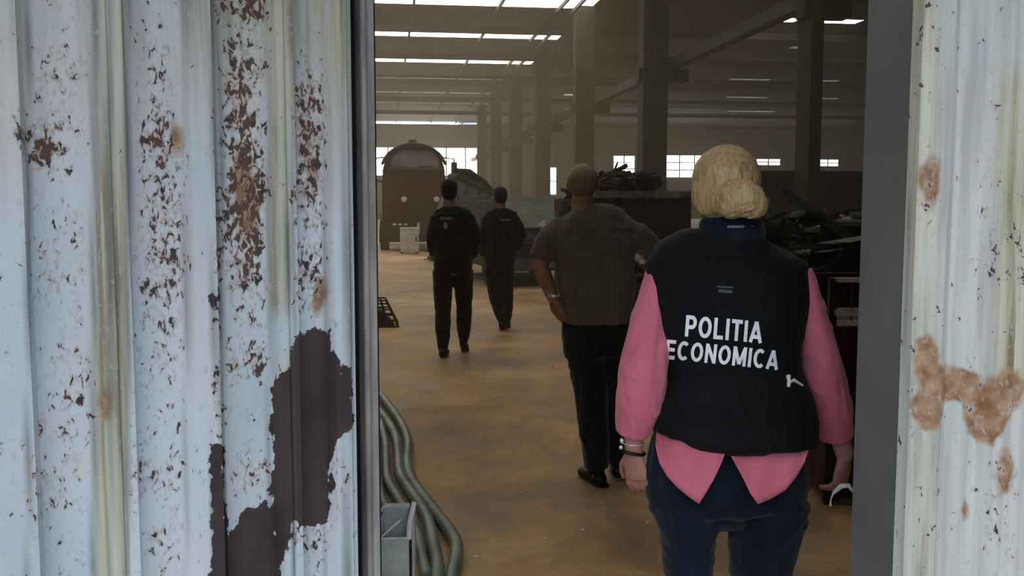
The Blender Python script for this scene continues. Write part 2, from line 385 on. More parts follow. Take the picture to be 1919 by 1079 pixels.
# end wall: solid pieces around panes
def endwall():
    wt = empty('wall_back'); wt['kind'] = 'structure'
    def hp(px, py):  # u,z on the end wall plane for a pixel
        d = P(px, py, 1.0) - Vector((0, 0, CH)); t = VE / d.dot(AX); q = d * t
        return q.dot(CR), CH + q.z
    wins = [(690, 274, 908, 331, 6, 1), (926, 290, 934, 346, 1, 3), (958, 279, 965, 289, 1, 1), (1031, 312, 1043, 366, 1, 2), (1083, 292, 1105, 306, 2, 1),
            (1150, 290, 1190, 330, 2, 3), (1246, 289, 1330, 334, 3, 3), (1395, 296, 1463, 311, 3, 2), (1512, 297, 1572, 313, 3, 2)]
    rects = []
    for (x0, y0, x1, y1, nx, nz) in wins:
        u0, z1 = hp(x0, y0); u1, _ = hp(x1, y0); _, z0 = hp((x0 + x1) / 2, y1)
        rects.append((u0, u1, z0, z1, nx, nz))
    # fill everything that is not a window with vertical bands
    us = sorted({U0, U1} | {r[0] for r in rects} | {r[1] for r in rects})
    top = ZR - 0.02
    for a, b_ in zip(us, us[1:]):
        mid = (a + b_) / 2; rs = [r for r in rects if r[0] < mid < r[1]]
        gap = 0.32 if mid < UC - 1 else 0
        segs = []
        z = 0
        for r in sorted(rs, key=lambda r: r[2]): segs.append((z, r[2])); z = r[3]
        segs.append((z, top - gap))
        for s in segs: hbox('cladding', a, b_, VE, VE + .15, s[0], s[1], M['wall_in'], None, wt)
    hbox('light_gap', U0, UC - 1, VE + .05, VE + .1, top - .32, top, M['pane'], None, wt)
    for k, (u0, u1, z0, z1, nx, nz) in enumerate(rects):
        wi = empty('window_%d' % (k + 1)); wi['kind'] = 'structure'
        hbox('frame', u0, u1, VE + .02, VE + .12, z0, z0 + .08, M['steel_dark'], None, wi)
        hbox('frame', u0, u1, VE + .02, VE + .12, z1 - .08, z1, M['steel_dark'], None, wi)
        for i in range(nx):
            for j in range(nz):
                a, b_ = u0 + (u1 - u0) * i / nx, u0 + (u1 - u0) * (i + 1) / nx
                c, d = z0 + .08 + (z1 - z0 - .16) * j / nz, z0 + .08 + (z1 - z0 - .16) * (j + 1) / nz
                g = 0.05 if nz > 1 or nx > 1 else 0
                hbox('pane', a + g, b_ - g, VE + .06, VE + .08, c + g, d - g, M['pane'], None, wi)
        for i in range(1, nx):
            a = u0 + (u1 - u0) * i / nx; hbox('mullion', a - .06, a + .06, VE + .02, VE + .12, z0 + .08, z1 - .08, M['steel_dark'], None, wi)
        for j in range(1, nz):
            c = z0 + .08 + (z1 - z0 - .16) * j / nz; hbox('transom', u0, u1, VE + .03, VE + .11, c - .05, c + .05, M['steel_dark'], None, wi)
endwall()

# ------------------------------------------------------------------ front wall with the doorway
def sheet_mesh(name, origin, direction, normal, prof, z0, z1, paint, parent, dz=0.012, ds=0.012):
    """corrugated sheet: prof = [(s, offset along normal)], painted per vertex from the paint(px, py) fields"""
    ss = []
    for (s0, o0), (s1, o1) in zip(prof, prof[1:]):
        n = max(1, int(math.ceil(abs(s1 - s0) / ds)))
        for k in range(n):
            t = k / n; ss.append((s0 + (s1 - s0) * t, o0 + (o1 - o0) * t))
    ss.append(prof[-1])
    nz = int((z1 - z0) / dz); cols = []
    verts = []; att = {'wear': [], 'stain': [], 'tan': [], 'bare': [], 'fold_shade': []}
    for s, o in ss:
        for j in range(nz + 1):
            z = z0 + (z1 - z0) * j / nz
            wob = 0.0016 * noise.noise(Vector((s * 5, z * 2.5, 3)))
            p = origin + direction * s + normal * (o + wob) + Vector((0, 0, z)); verts.append(p)
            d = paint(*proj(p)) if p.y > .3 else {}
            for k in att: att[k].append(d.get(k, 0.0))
    faces = []
    for i in range(len(ss) - 1):
        for j in range(nz):
            a = i * (nz + 1) + j; faces.append((a, a + nz + 1, a + nz + 2, a + 1))
    me = bpy.data.meshes.new(name); me.from_pydata([tuple(q) for q in verts], [], faces)
    for k, vals in att.items():
        a = me.attributes.new(k, 'FLOAT', 'POINT'); a.data.foreach_set('value', vals)
    o = link(name, me, M['sheet'], parent)
    md = o.modifiers.new('thick', 'SOLIDIFY'); md.thickness = 0.0015; md.offset = 0
    return o
def sm(x, a, b):   # smoothstep
    t = max(0.0, min(1.0, (x - a) / (b - a))); return t * t * (3 - 2 * t)
def blot(px, py, cx, cy, rx, ry): 
    d = math.hypot((px - cx) / rx, (py - cy) / ry); return max(0.0, 1 - d)
def band(x, a, b_, f=6): return sm(x, a - f, a + f) * (1 - sm(x, b_ - f, b_ + f))
def paint_leaf(px, py):
    wear = 0.22
    if px < 52: wear = .12
    wear -= .25 * max(band(px, 176, 242), band(px, 350, 396), band(px, 612, 655))
    wear -= 0.1 * band(px, 502, 546)
    for (cx, cy, rx, ry, s) in ((75, 275, 42, 62, 1.3), (115, 120, 60, 110, .35), (105, 240, 60, 120, .35), (120, 450, 55, 60, .25), (95, 520, 80, 60, .35), (130, 760, 60, 200, .38), (85, 930, 50, 90, .35), (35, 250, 22, 60, .4),
                                (300, 130, 38, 110, .6), (290, 250, 50, 70, .6), (305, 330, 60, 150, .45), (315, 480, 70, 150, .6), (290, 640, 60, 200, .3), (265, 890, 40, 70, .5), (330, 870, 50, 110, .25), (310, 1020, 60, 60, .3),
                                (460, 250, 62, 330, .75), (455, 400, 60, 150, .7), (440, 160, 40, 160, .3), (475, 15, 50, 32, 1.1), (412, 20, 30, 40, .9), (460, 500, 60, 120, .45), (480, 680, 30, 60, .8), (434, 685, 14, 26, .9), (470, 880, 45, 60, .5), (460, 600, 60, 120, .2),
                                (580, 190, 45, 150, .65), (577, 330, 48, 200, .7), (580, 520, 50, 90, .6), (590, 1010, 60, 70, .5), (640, 900, 20, 120, .5), (395, 240, 14, 90, .55)):
        wear += s * blot(px, py, cx, cy, rx, ry) * 1.25
    wear += 0.4 * band(px, 398, 416, 3) * sm(py, 100, 500) + 0.45 * band(px, 50, 58, 3) * sm(py, 650, 700) * 0.5
    stain = 0.9 * band(px, 177, 240) * (0.6 + .4 * sm(py, 200, 400)) + 0.85 * band(px, 502, 546) * (1 - sm(py, 560, 620)) + .25 * band(px, 0, 50) * (1 - sm(py, 200, 500))
    stain += .45 * band(px, 612, 656) * (1 - sm(py, 100, 450)) + .4 * (1 - sm(py, 0, 260)) * band(px, 345, 720) + .5 * blot(px, py, 535, 690, 30, 60) + .3 * (1 - sm(py, 0, 480))
    tan = 1.1 * blot(px, py, 200, 750, 42, 75) + 1.0 * blot(px, py, 600, 560, 32, 70) + .8 * blot(px, py, 330, 260, 46, 70) + 1.3 * blot(px, py, 460, 370, 44, 150) + .8 * blot(px, py, 580, 330, 34, 140) + .8 * blot(px, py, 80, 280, 40, 60) + .4 * blot(px, py, 220, 560, 30, 200)
    b = 0.0
    # solid brown areas where the paint has come off
    # tall patch
    top = 610 + (30 if px < 560 else 0)
    d = 1 - max(abs(px - 588) / 62 if px > 588 else abs(px - 588) / 74, 0)
    def poly(x, y, pts):
        ins = False; n = len(pts); dm = 1e9
        for i in range(n):
            x0, y0 = pts[i]; x1, y1 = pts[(i+1) % n]
            if (y0 > y) != (y1 > y) and x < (x1 - x0) * (y - y0) / (y1 - y0) + x0: ins = not ins
            L = (x1 - x0) ** 2 + (y1 - y0) ** 2; t = max(0, min(1, ((x - x0) * (x1 - x0) + (y - y0) * (y1 - y0)) / L))
            dm = min(dm, math.hypot(x - x0 - t * (x1 - x0), y - y0 - t * (y1 - y0)))
        return dm if ins else -dm
    for pts in (((548, 655), (560, 628), (590, 612), (616, 625), (625, 660), (640, 700), (660, 690), (662, 800), (632, 838), (622, 870), (620, 980), (575, 990), (548, 975), (540, 1030), (512, 1060), (506, 705), (538, 692)),
                ((430, 1005), (455, 960), (503, 930), (512, 1000), (540, 1010), (524, 1100), (400, 1200), (394, 840), (402, 820), (418, 850), (424, 960)),
                ((398, 560), (404, 540), (408, 640), (402, 640)), ((398, 690), (410, 690), (410, 740), (398, 740))):
        if min(p[0] for p in pts) - 30 < px < max(p[0] for p in pts) + 30 and min(p[1] for p in pts) - 40 < py < max(p[1] for p in pts) + 40:
            b = max(b, 0.5 + poly(px, py, pts) / 45)
    shd = max(band(px, 49, 57, 4), band(px, 171, 181, 4), .9 * band(px, 234, 244, 4), .7 * band(px, 344, 352, 3), band(px, 396, 402, 3), .9 * band(px, 410, 419, 3), .7 * band(px, 500, 508, 3), band(px, 545, 553, 3), .7 * band(px, 605, 612, 3), .8 * band(px, 642, 648, 3), band(px, 652, 660, 3), .7 * band(px, 202, 213, 3))  # painted shade along the rib webs and grooves
    return dict(fold_shade=shd * .8, wear=max(0, min(1.1, wear)), stain=max(0, min(1, stain)), tan=max(0, min(1.2, tan)), bare=max(0, min(1.6, b)))
def paint_right(px, py):
    wear = .13 + .35 * blot(px, py, 1865, 460, 60, 260) + .5 * blot(px, py, 1870, 960, 50, 160) + .35 * blot(px, py, 1750, 60, 40, 120) + .3 * blot(px, py, 1745, 900, 60, 220) + .3 * blot(px, py, 1735, 380, 40, 120) + .5 * blot(px, py, 1905, 450, 30, 100)
    stain = .75 * band(px, 1700, 1755, 20) * (1 - .5 * sm(py, 400, 500)) + .85 * band(px, 1868, 1960, 14) * sm(py, 80, 200) * (1 - sm(py, 680, 760)) + .42
    tan = 0
    for (cx, cy, rx, ry, s) in ((1735, 670, 34, 70, 1.3), (1770, 715, 85, 42, 1.3), (1735, 765, 50, 60, 1.25), (1845, 770, 55, 85, 1.5), (1890, 730, 46, 70, 1.1), (1800, 720, 60, 40, 1.2), (1745, 345, 40, 80, .9), (1880, 880, 40, 80, .75), (1812, 950, 18, 60, .6)):
        tan = max(tan, s * blot(px, py, cx, cy, rx, ry) * 1.5)
    return dict(wear=max(0, min(1, wear)), stain=max(0, min(1, stain)), tan=min(1.2, tan), bare=0.0)

# left leaf: hinged at its far left, standing ajar into the hall
LA = Vector((-1.1, 1.70, 0)); LB = Vector((-0.311, 2.25, 0)); LD = (LB - LA).normalized(); LN = Vector((LD.y, -LD.x, 0))
def s_at(px):
    k = (px - 959.5) / F * 0.996
    # LA + s*LD hits x = k*y
    return (k * LA.y - LA.x) / (LD.x - k * LD.y)
leaf = empty('door_1', (0, 0, 0)); leaf['kind'] = 'structure'; leaf['label'] = 'tall corrugated white door leaf with chipped paint and large brown bare patches'
d = 0.036
prof = [(0.0, 0), (s_at(-60), 0), (s_at(-52), d), (s_at(38), d), (s_at(54), 0), (s_at(170), 0), (s_at(183), d), (s_at(201), d), (s_at(205), d - .006), (s_at(211), d - .006), (s_at(215), d), (s_at(231), d), (s_at(243), 0),
        (s_at(343), 0), (s_at(352), d), (s_at(393), d), (s_at(401), -.004), (s_at(409), .004), (s_at(418), 0), (s_at(501), 0), (s_at(510), d), (s_at(524), d), (s_at(529), d - .005), (s_at(535), d), (s_at(543), d), (s_at(552), 0),
        (s_at(606), 0), (s_at(613), d), (s_at(640), d), (s_at(645), d * .7), (s_at(652), d * .7), (s_at(658), 0)]
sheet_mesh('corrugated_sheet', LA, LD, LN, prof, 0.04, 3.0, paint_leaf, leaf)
def leafbox(name, px0, px1, n0, n1, z0, z1, mat):
    a, b_ = s_at(px0), s_at(px1); q = [LA + LD * a + LN * n0, LA + LD * b_ + LN * n0, LA + LD * b_ + LN * n1, LA + LD * a + LN * n1]
    bm = bmesh.new(); quadbox(bm, q, (z0, z1)); return done(name, bm, mat, leaf, 0.002)
leafbox('edge_recess', 656, 680, -.05, -.03, .04, 3.0, M['black_paint'])
leafbox('back_stile', 560, 712, -.075, -.052, .04, 3.0, M['steel_dark'])
bm = bmesh.new(); a = LA + LD * (s_at(680) + .006)
loft(bm, [a + LN * .0 + Vector((0, 0, .04)), a + Vector((0, 0, 3.0))], [(.008, .008)] * 2, 10, cap=0)
done('round_bead', bm, M['bar'], leaf, smooth=True)
leafbox('edge_bar', 681, 705, -.045, .0, .04, 3.0, M['bar'])
leafbox('edge_flange', 705, 712, -.07, -.012, .04, 3.0, M['steel_dark'])
for z in (.5, 1.5, 2.6):
    bm = bmesh.new(); loft(bm, [LA + Vector((-.02, -.02, z)), LA + Vector((-.02, -.02, z + .16))], [.018, .018], 12, cap=.2); done('hinge', bm, M['steel_dark'], leaf, smooth=True)

# right part of the facade and the reveal
VB = VF + 0.20
hbox('trim_1', UR, UR + .16, VF + .012, VB, 0, 3.0, M['jamb'])['label'] = 'dark grey painted steel door jamb on the right of the opening'
wr = empty('wall_front'); wr['kind'] = 'structure'; wr['label'] = 'pale corrugated facade sheet with tan rust patches beside the doorway'
RO = H(UR, VF)
def sr(px):
    k = (px - 959.5) / F * .996; return (k * RO.y - RO.x) / (CR.x - k * CR.y)
prof = [(-.004, -.01), (0, 0.022), (sr(1765), 0.022), (sr(1785), .0), (sr(1848), .0), (sr(1868), .022), (sr(1900), .022), (sr(1908), 0), (sr(1990), 0), (sr(2002), .022), (sr(2100), .022), (sr(2112), 0)]
while prof[-1][0] < 4.0:
    s = prof[-1][0]; prof += [(s + .08, 0), (s + .1, .022), (s + .2, .022), (s + .22, 0)]
o = sheet_mesh('corrugated_sheet', RO, CR, -AX, prof, 0.0, 3.05, paint_right, wr, .02, .02)
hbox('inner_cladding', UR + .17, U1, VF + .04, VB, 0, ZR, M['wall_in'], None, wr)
hbox('outer_cladding', UR + 4, U1, VF + .0, VF + .03, 0, ZR, M['added_canopy'], None, wr)
hbox('upper_cladding', UR - .6, UR + 4, VF - .0, VF + .03, 3.06, ZR, M['added_canopy'], None, wr)
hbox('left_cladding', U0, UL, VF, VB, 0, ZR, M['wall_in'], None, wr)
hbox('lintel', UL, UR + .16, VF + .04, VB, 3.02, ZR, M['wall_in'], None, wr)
hbox('added_canopy', UL - 3, UR + 4, VF - 1.5, VF - .01, 3.05, 3.12, M['added_canopy'])  # unseen canopy, added to shade the top of the facade

# ------------------------------------------------------------------ haze in the hall
bm = bmesh.new(); quadbox(bm, [H(U0 + .05, VF + 3.2), H(U1 - .05, VF + 3.2), H(U1 - .05, VE - .1), H(U0 + .05, VE - .1)], (0.02, ZR - .02))
hz, nt, b = newmat('dust_haze'); nt.nodes.remove(b)
vs = N(nt, 'ShaderNodeVolumeScatter'); vs.inputs['Density'].default_value = HAZE; vs.inputs['Color'].default_value = (1.0, .9, .74, 1); vs.inputs['Anisotropy'].default_value = 0.35
nt.links.new(vs.outputs[0], nt.nodes['Material Output'].inputs['Volume'])
o = done('dust_haze', bm, hz); tag(o, 'thin brownish dust haze filling the hall', None, None, 'stuff')

# ------------------------------------------------------------------ people
def rotz(a): return Matrix.Rotation(a, 4, 'Z')
def hand(bm, wrist, dirv, back, thumb, L=0.175, curl=0.35, spread=.06):
    """palm, four unequal fingers and a thumb; back = direction out of the back of the hand, thumb = thumb side"""
    d0 = Vector(dirv).normalized(); bk = Vector(back); bk = (bk - d0 * bk.dot(d0)).normalized(); s = d0.cross(bk)
    if s.dot(Vector(thumb)) < 0: s = -s
    w_ = Vector(wrist); k = L / 0.18
    loft(bm, [w_ - d0 * .02, w_ + d0 * .02 * k, w_ + d0 * .05 * k, w_ + d0 * .085 * k], [(.026*k, .019*k), (.032*k, .016*k), (.040*k, .014*k), (.038*k, .012*k)], 14, ref=s, cap=.6)
    for i, (off, ln) in enumerate(((.029, .075), (.010, .083), (-.009, .077), (-.027, .060))):
        p = w_ + d0 * .078 * k + s * off * k; dd = (d0 + s * (off / .029) * spread).normalized(); a = curl * (.6 + .12 * i)
        pts = [p]; cur = dd
        for seg in (.42, .32, .26):
            cur = (cur * math.cos(a) - bk * math.sin(a)).normalized()
            p = p + cur * ln * seg * k; pts.append(p); a = curl
        r = .0088 * k * (.9 if i == 3 else 1)
        loft(bm, pts, [r * 1.06, r, r * .93, r * .8], 8, ref=s)
    p = w_ + d0 * .022 * k + s * .028 * k - bk * .004; c = (d0 * .72 + s * .62 - bk * .25).normalized()
    p1 = p + c * .036 * k; c = (d0 * .88 + s * .3 - bk * .3).normalized(); p2 = p1 + c * .03 * k; p3 = p2 + (d0 - bk * .35).normalized() * .024 * k
    loft(bm, [p, p1, p2, p3], [.0125*k, .0105*k, .0095*k, .008*k], 8, ref=s)
def head(bm, c, hw, hh, yaw=0.0, tilt=0.0):
    """head centred at c facing +Y turned by yaw; hw half width, hh half height (chin to crown)"""
    R = Matrix.Translation(c) @ rotz(yaw) @ Matrix.Rotation(tilt, 4, 'X')
    k = hh / .115
    ellipsoid(bm, R @ Vector((0, -.012*k, .03*k)), (hw * .98, .095*k, .088*k), rotz(yaw), 22)
    loft(bm, [R @ Vector((0, .03*k, .04*k)), R @ Vector((0, .038*k, -.02*k)), R @ Vector((0, .045*k, -.07*k)), R @ Vector((0, .055*k, -.1*k))], [(hw*.82, .062*k), (hw*.78, .056*k), (hw*.58, .044*k), (hw*.3, .026*k)], 16, ref=R.to_3x3() @ Vector((1, 0, 0)), cap=.5)
    loft(bm, [R @ Vector((0, .098*k, .018*k)), R @ Vector((0, .112*k, -.012*k)), R @ Vector((0, .116*k, -.024*k))], [.008*k, .011*k, .014*k], 8)      # nose
    loft(bm, [R @ Vector((-.02*k, .094*k, -.052*k)), R @ Vector((0, .101*k, -.05*k)), R @ Vector((.02*k, .094*k, -.052*k))], [.006*k, .008*k, .006*k], 8, ref=(0, 0, 1))   # lips
    loft(bm, [R @ Vector((-.04*k, .085*k, .036*k)), R @ Vector((0, .094*k, .034*k)), R @ Vector((.04*k, .085*k, .036*k))], [.008*k, .009*k, .008*k], 8, ref=(0, 0, 1))      # brow
    for sx in (-1, 1):
        loft(bm, [R @ Vector((sx * hw * 1.0, -.004*k, .022*k)), R @ Vector((sx * hw * 1.06, -.012*k, .006*k)), R @ Vector((sx * hw * 1.0, -.004*k, -.024*k))], [(.008*k, .015*k), (.009*k, .019*k), (.007*k, .010*k)], 10, ref=(1, 0, 0))
    return R, k
def eyes(parent, R, k):
    for sx in (-1, 1):
        bm = bmesh.new(); ellipsoid(bm, R @ Vector((sx * .031*k, .083*k, .016*k)), (.012*k,) * 3, None, 12)
        done('eye', bm, M['eye'], parent, smooth=True)
def rings(rows, D, pw=2.0):
    """rows of (pxl, pxr, py, half depth, y shift)"""
    pts = []; rr = []
    for (a, b_, y, dep, sh) in rows:
        A, B = P(a, y, D), P(b_, y, D); c = (A + B) / 2; c.y += sh; pts.append(c); rr.append(((B - A).length / 2, dep))
    return pts, rr
def shoe(bm, ankle, fwd, side, L=.28, lift=0.0, pitch=0.0):
    f = Vector(fwd).normalized(); s = Vector(side).normalized(); u = s.cross(f); 
    if u.z < 0: u = -u
    f2 = (f * math.cos(pitch) - u * math.sin(pitch)).normalized(); u2 = (u * math.cos(pitch) + f * math.sin(pitch))
    a = Vector(ankle)
    loft(bm, [a + u2 * .03, a - u2 * .03], [(.045, .05)] * 2, 12, ref=s, cap=.3)
    h = a - u2 * .055
    loft(bm, [h - f2 * .055, h, h + f2 * .08 - u2 * .008, h + f2 * .15 - u2 * .014, h + f2 * .19 - u2 * .018], [(.036, .038), (.042, .045), (.046, .036), (.046, .03), (.036, .024)], 14, ref=s, cap=.8, power=2.4)

# ---- woman in the black vest, close, back to the camera
def woman():
    D = 2.64
    r = empty('person', (P(1368, 540, D).x, D, 0))
    inv = r.matrix_basis.inverted()
    tag(r, 'woman with blonde bun in black vest over pink shirt, seen from behind', 'person', 'people walking into the hall')
    parts = []
    # skin: one continuous body
    bm = bmesh.new()
    hc = P(1362, 353, D + .02)
    R, k = head(bm, hc, .077, .118, yaw=-.25, tilt=-.02)
    loft(bm, [P(1364, 392, D), P(1366, 440, D - .01), P(1367, 470, D)], [.055, .057, .07], 14)
    p, q = rings([(1290, 1445, 480, .07, 0), (1245, 1485, 520, .085, 0), (1245, 1485, 600, .09, 0), (1262, 1476, 690, .1, 0), (1240, 1495, 800, .11, 0), (1245, 1485, 880, .10, 0), (1290, 1440, 915, .07, 0)], D); loft(bm, p, q, 20, cap=.3)
    # left arm
    sh, el, wrp = P(1240, 520, D), P(1198, 690, D - .045), P(1187, 838, D - .02)
    loft(bm, [sh, (sh + el) / 2, el, (el + wrp) / 2, wrp], [.045, .042, .036, .034, .026], 14)
    hand(bm, wrp + Vector((.0, 0, -.012)), Vector((.12, .06, -1)), Vector((-.55, -.8, 0)), Vector((.5, .8, 0)), .165, .42)
    # right arm
    sh, el, wrp2 = P(1490, 530, D), P(1545, 700, D + .0), P(1583, 850, D + .05)
    loft(bm, [sh, (sh + el) / 2, el, (el + wrp2) / 2, wrp2], [.045, .042, .036, .034, .026], 14)
    hand(bm, wrp2 + Vector((0, 0, -.012)), Vector((-.1, .1, -1)), Vector((.55, -.8, 0)), Vector((-.5, .8, 0)), .165, .75)
    for sx, xs in ((-1, (1285, 1290, 1296)), (1, (1440, 1432, 1426))):
        hp = P(xs[0], 940, D); kn = Vector((P(xs[1], 1079, D).x, D + .03 * sx, .47)); an = Vector((P(xs[2], 1079, D).x + .0, D - .03, .09))
        loft(bm, [hp, (hp + kn) / 2, kn, kn.lerp(an, .35), an], [.08, .068, .05, .048, .032], 14)
        loft(bm, [an + Vector((0, -.03, -.04)), an + Vector((0, .07, -.055)), an + Vector((0, .14, -.06))], [(.03, .026), (.036, .022), (.03, .014)], 10, ref=(1, 0, 0))
    o = blob('body', bm, M['skin_f'], None, .0046, 3); parts.append(o)
    # hair
    bm = bmesh.new()
    ellipsoid(bm, P(1361, 338, D + .005), (.0945, .108, .098), rotz(-.1), 26)
    ellipsoid(bm, P(1356, 366, D - .02), (.088, .082, .075), None, 24)
    loft(bm, [P(1330, 385, D - .04), P(1360, 372, D - .09), P(1388, 366, D - .115)], [.035, .04, .04], 12)
    o = blob('hair', bm, M['hair_blonde'], None, .005, 3, .0022, (38, 38, 14)); parts.append(o)
    bm = bmesh.new()
    ellipsoid(bm, P(1392, 371, D - .135), (.062, .042, .05), Matrix.Rotation(.25, 4, 'Y'), 22)
    ellipsoid(bm, P(1410, 383, D - .13), (.042, .036, .040), None, 18); ellipsoid(bm, P(1372, 386, D - .125), (.040, .036, .034), None, 18)
    bun = blob('hair_bun', bm, M['hair_blonde'], o, .004, 3, .0035, (30, 30, 40), 3.0)
    eyes_parent = parts[0]
    # shirt sleeves and inner body of shirt
    bm = bmesh.new()
    p, q = rings([(1232, 1492, 520, .095, .01), (1238, 1492, 600, .105, .01), (1252, 1484, 690, .105, .01), (1232, 1506, 800, .13, .01), (1232, 1508, 862, .132, .01)], D); loft(bm, p, q, 24, cap=.25)
    dl = -.03
    p, q = rings([(1212, 1252, 500, .05, 0), (1192, 1256, 560, .062, -.01), (1170, 1254, 630, .068, -.03), (1154, 1247, 700, .07, -.045), (1150, 1236, 760, .062, -.04), (1151, 1214, 808, .048, -.03)], D); loft(bm, p, q, 18, cap=.12)
    p, q = rings([(1484, 1520, 505, .05, 0), (1490, 1546, 580, .06, 0), (1499, 1566, 640, .066, .0), (1508, 1584, 700, .068, .01), (1528, 1606, 765, .062, .03), (1545, 1612, 826, .048, .05)], D); loft(bm, p, q, 18, cap=.12)
    o = blob('shirt', bm, M['pink'], None, .0055, 3, .006, (13, 13, 8), 4.0); parts.append(o)
    # shirt tails: curved sheets hanging below the vest, split in the middle
    cx = P(1368, 850, D).x
    def yb(x, ex): 
        t = min(.985, abs(x - cx) / (.243 + ex)); return D - .005 - (.172 + ex) * (1 - t ** 3) ** (1 / 2.2)
    for nm, cols in (('shirt_tail', [(1230, 800, 836), (1236, 802, 868), (1250, 804, 892), (1268, 806, 912), (1290, 808, 930), (1310, 810, 944), (1322, 811, 925), (1338, 812, 898), (1352, 814, 866), (1360, 815, 842)]),
                     ('shirt_tail', [(1364, 815, 842), (1378, 815, 868), (1394, 814, 898), (1406, 812, 924), (1420, 810, 944), (1445, 808, 934), (1472, 806, 918), (1490, 804, 896), (1508, 802, 866), (1516, 800, 838)])):
        cols2 = []
        for (a, b_) in zip(cols, cols[1:]):
            for t in (0, .5): cols2.append(tuple(a[i] + (b_[i] - a[i]) * t for i in range(3)))
        cols2.append(cols[-1]); vs = []; fs = []; nr = 9
        for i, (x, y0, y1) in enumerate(cols2):
            for j in range(nr + 1):
                y = y0 + (y1 - y0) * j / nr; pp = P(x, y, D - .14); e = -.026 + .028 * j / nr + .003 * math.sin(x * .11 + j * .3)
                t = min(.985, abs(pp.x - cx) / .232); pp2 = P(x, y, yb(pp.x, e)); vs.append(tuple(pp2))
        for i in range(len(cols2) - 1):
            for j in range(nr): a = i * (nr + 1) + j; fs.append((a, a + nr + 1, a + nr + 2, a + 1))
        me = bpy.data.meshes.new(nm); me.from_pydata(vs, [], fs)
        for f in me.polygons: f.use_smooth = True
        t_ = link(nm, me, M['pink'], parts[2]); md = t_.modifiers.new('t', 'SOLIDIFY'); md.thickness = .004; md.offset = 0
    # vest
    bm = bmesh.new()
    p, q = rings([(1304, 1434, 438, .075, -.01), (1272, 1462, 450, .088, -.01), (1236, 1492, 465, .10, 0), (1209, 1516, 492, .115, 0), (1204, 1517, 560, .128, 0), (1216, 1513, 610, .132, 0), (1243, 1502, 660, .132, 0), (1246, 1500, 690, .132, 0),
                  (1235, 1515, 730, .155, 0), (1218, 1528, 775, .2, 0), (1214, 1526, 808, .215, 0)], D); loft(bm, p, q, 32, cap=.1, power=2.3)
    ellipsoid(bm, P(1370, 806, D), (.203, .212, .05), None, 24)
    vest = blob('vest', bm, M['vest'], None, .006, 5, .0045, (9, 9, 11), 9.0); parts.append(vest)
    bm = bmesh.new()
    p, q = rings([(1316, 1422, 458, .072, -.01), (1306, 1432, 444, .078, -.012), (1308, 1430, 428, .077, -.01), (1311, 1427, 410, .074, -.005)], D); loft(bm, p, q, 24, cap=.06)
    c_ = blob('collar', bm, M['collar'], vest, .005, 2, .002, (14, 14, 20))
    bm = bmesh.new(); loft(bm, [P(1364, 425, D - .098), P(1410, 424, D - .075)], [(.002, .004)] * 2, 8, ref=(0, 1, 0)); done('collar_piping', bm, M['grey_print'], vest)
    # lettering wrapped on the vest
    vm = vest.data; bvh = BVHTree.FromPolygons([v.co for v in vm.vertices], [tuple(p_.vertices) for p_ in vm.polygons])
    def arc(cx_, cy_, rx, ry, a0, a1, n=14): return [(cx_ + rx * math.cos(math.radians(a0 + (a1 - a0) * k / n)), cy_ + ry * math.sin(math.radians(a0 + (a1 - a0) * k / n))) for k in range(n + 1)]
    GL = {'P': (.62, [[(.1, 0), (.1, 1)], [(.02, .91), (.34, .91)] + arc(.34, .68, .19, .23, 90, -90) + [(.1, .45)]]), 'O': (.74, [arc(.37, .5, .27, .41, 0, 360, 26)]), 'L': (.56, [[(.1, 0), (.1, 1)], [(.02, .09), (.54, .09)]]),
          'I': (.2, [[(.1, 0), (.1, 1)]]), 'T': (.6, [[(.3, 0), (.3, 1)], [(0, .91), (.6, .91)]]), 'A': (.7, [[(.07, 0), (.35, .98)], [(.63, 0), (.35, .98)], [(.16, .27), (.54, .27)]]),
          'E': (.58, [[(.1, 0), (.1, 1)], [(.02, .09), (.56, .09)], [(.02, .5), (.52, .5)], [(.02, .91), (.56, .91)]]), 'C': (.68, [arc(.37, .5, .27, .41, 48, 312, 22)]),
          'N': (.68, [[(.1, 0), (.1, 1)], [(.58, 0), (.58, 1)], [(.12, .95), (.56, .05)]]), 'M': (.82, [[(.1, 0), (.1, 1)], [(.72, 0), (.72, 1)], [(.12, .95), (.41, .1)], [(.70, .95), (.41, .1)]])}
    def text_on(body, x0, y0, x1, y1, capz, shear=0.0):
        gap = .11; tot = sum(GL[c][0] for c in body) + gap * (len(body) - 1); bm = bmesh.new(); xo = 0.0; o_ = Vector((0, 0, CH)); layer = 0
        def pt(u_, h, e):
            t = u_ / tot; px = x0 + (x1 - x0) * t + shear * h; py = y0 + (y1 - y0) * t - capz * h; dd = (P(px, py, 1) - o_).normalized(); hit = bvh.ray_cast(o_, dd)
            return (hit[0] - dd * e) if hit[0] is not None else P(px, py, D - .13)
        for c in body:
            for st in GL[c][1]:
                layer += 1; e = .0022 + .0001 * (layer % 5); fine = []
                for a, b_ in zip(st, st[1:]):
                    n = max(1, int(math.hypot(b_[0] - a[0], b_[1] - a[1]) / .09)); fine += [(a[0] + (b_[0] - a[0]) * k / n, a[1] + (b_[1] - a[1]) * k / n) for k in range(n)]
                fine.append(st[-1]); rows = []
                for k, q in enumerate(fine):
                    a, b_ = fine[max(k - 1, 0)], fine[min(k + 1, len(fine) - 1)]; dx, dy = b_[0] - a[0], b_[1] - a[1]; ln = math.hypot(dx, dy) or 1; nx, ny = -dy / ln, dx / ln; hw_ = .092
                    rows.append([bm.verts.new(pt(xo + q[0] + nx * hw_ * w_, q[1] + ny * hw_ * w_, e)) for w_ in (-1, 0, 1)])
                for a, b_ in zip(rows, rows[1:]):
                    for k in (0, 1): bm.faces.new((a[k], a[k+1], b_[k+1], b_[k]))
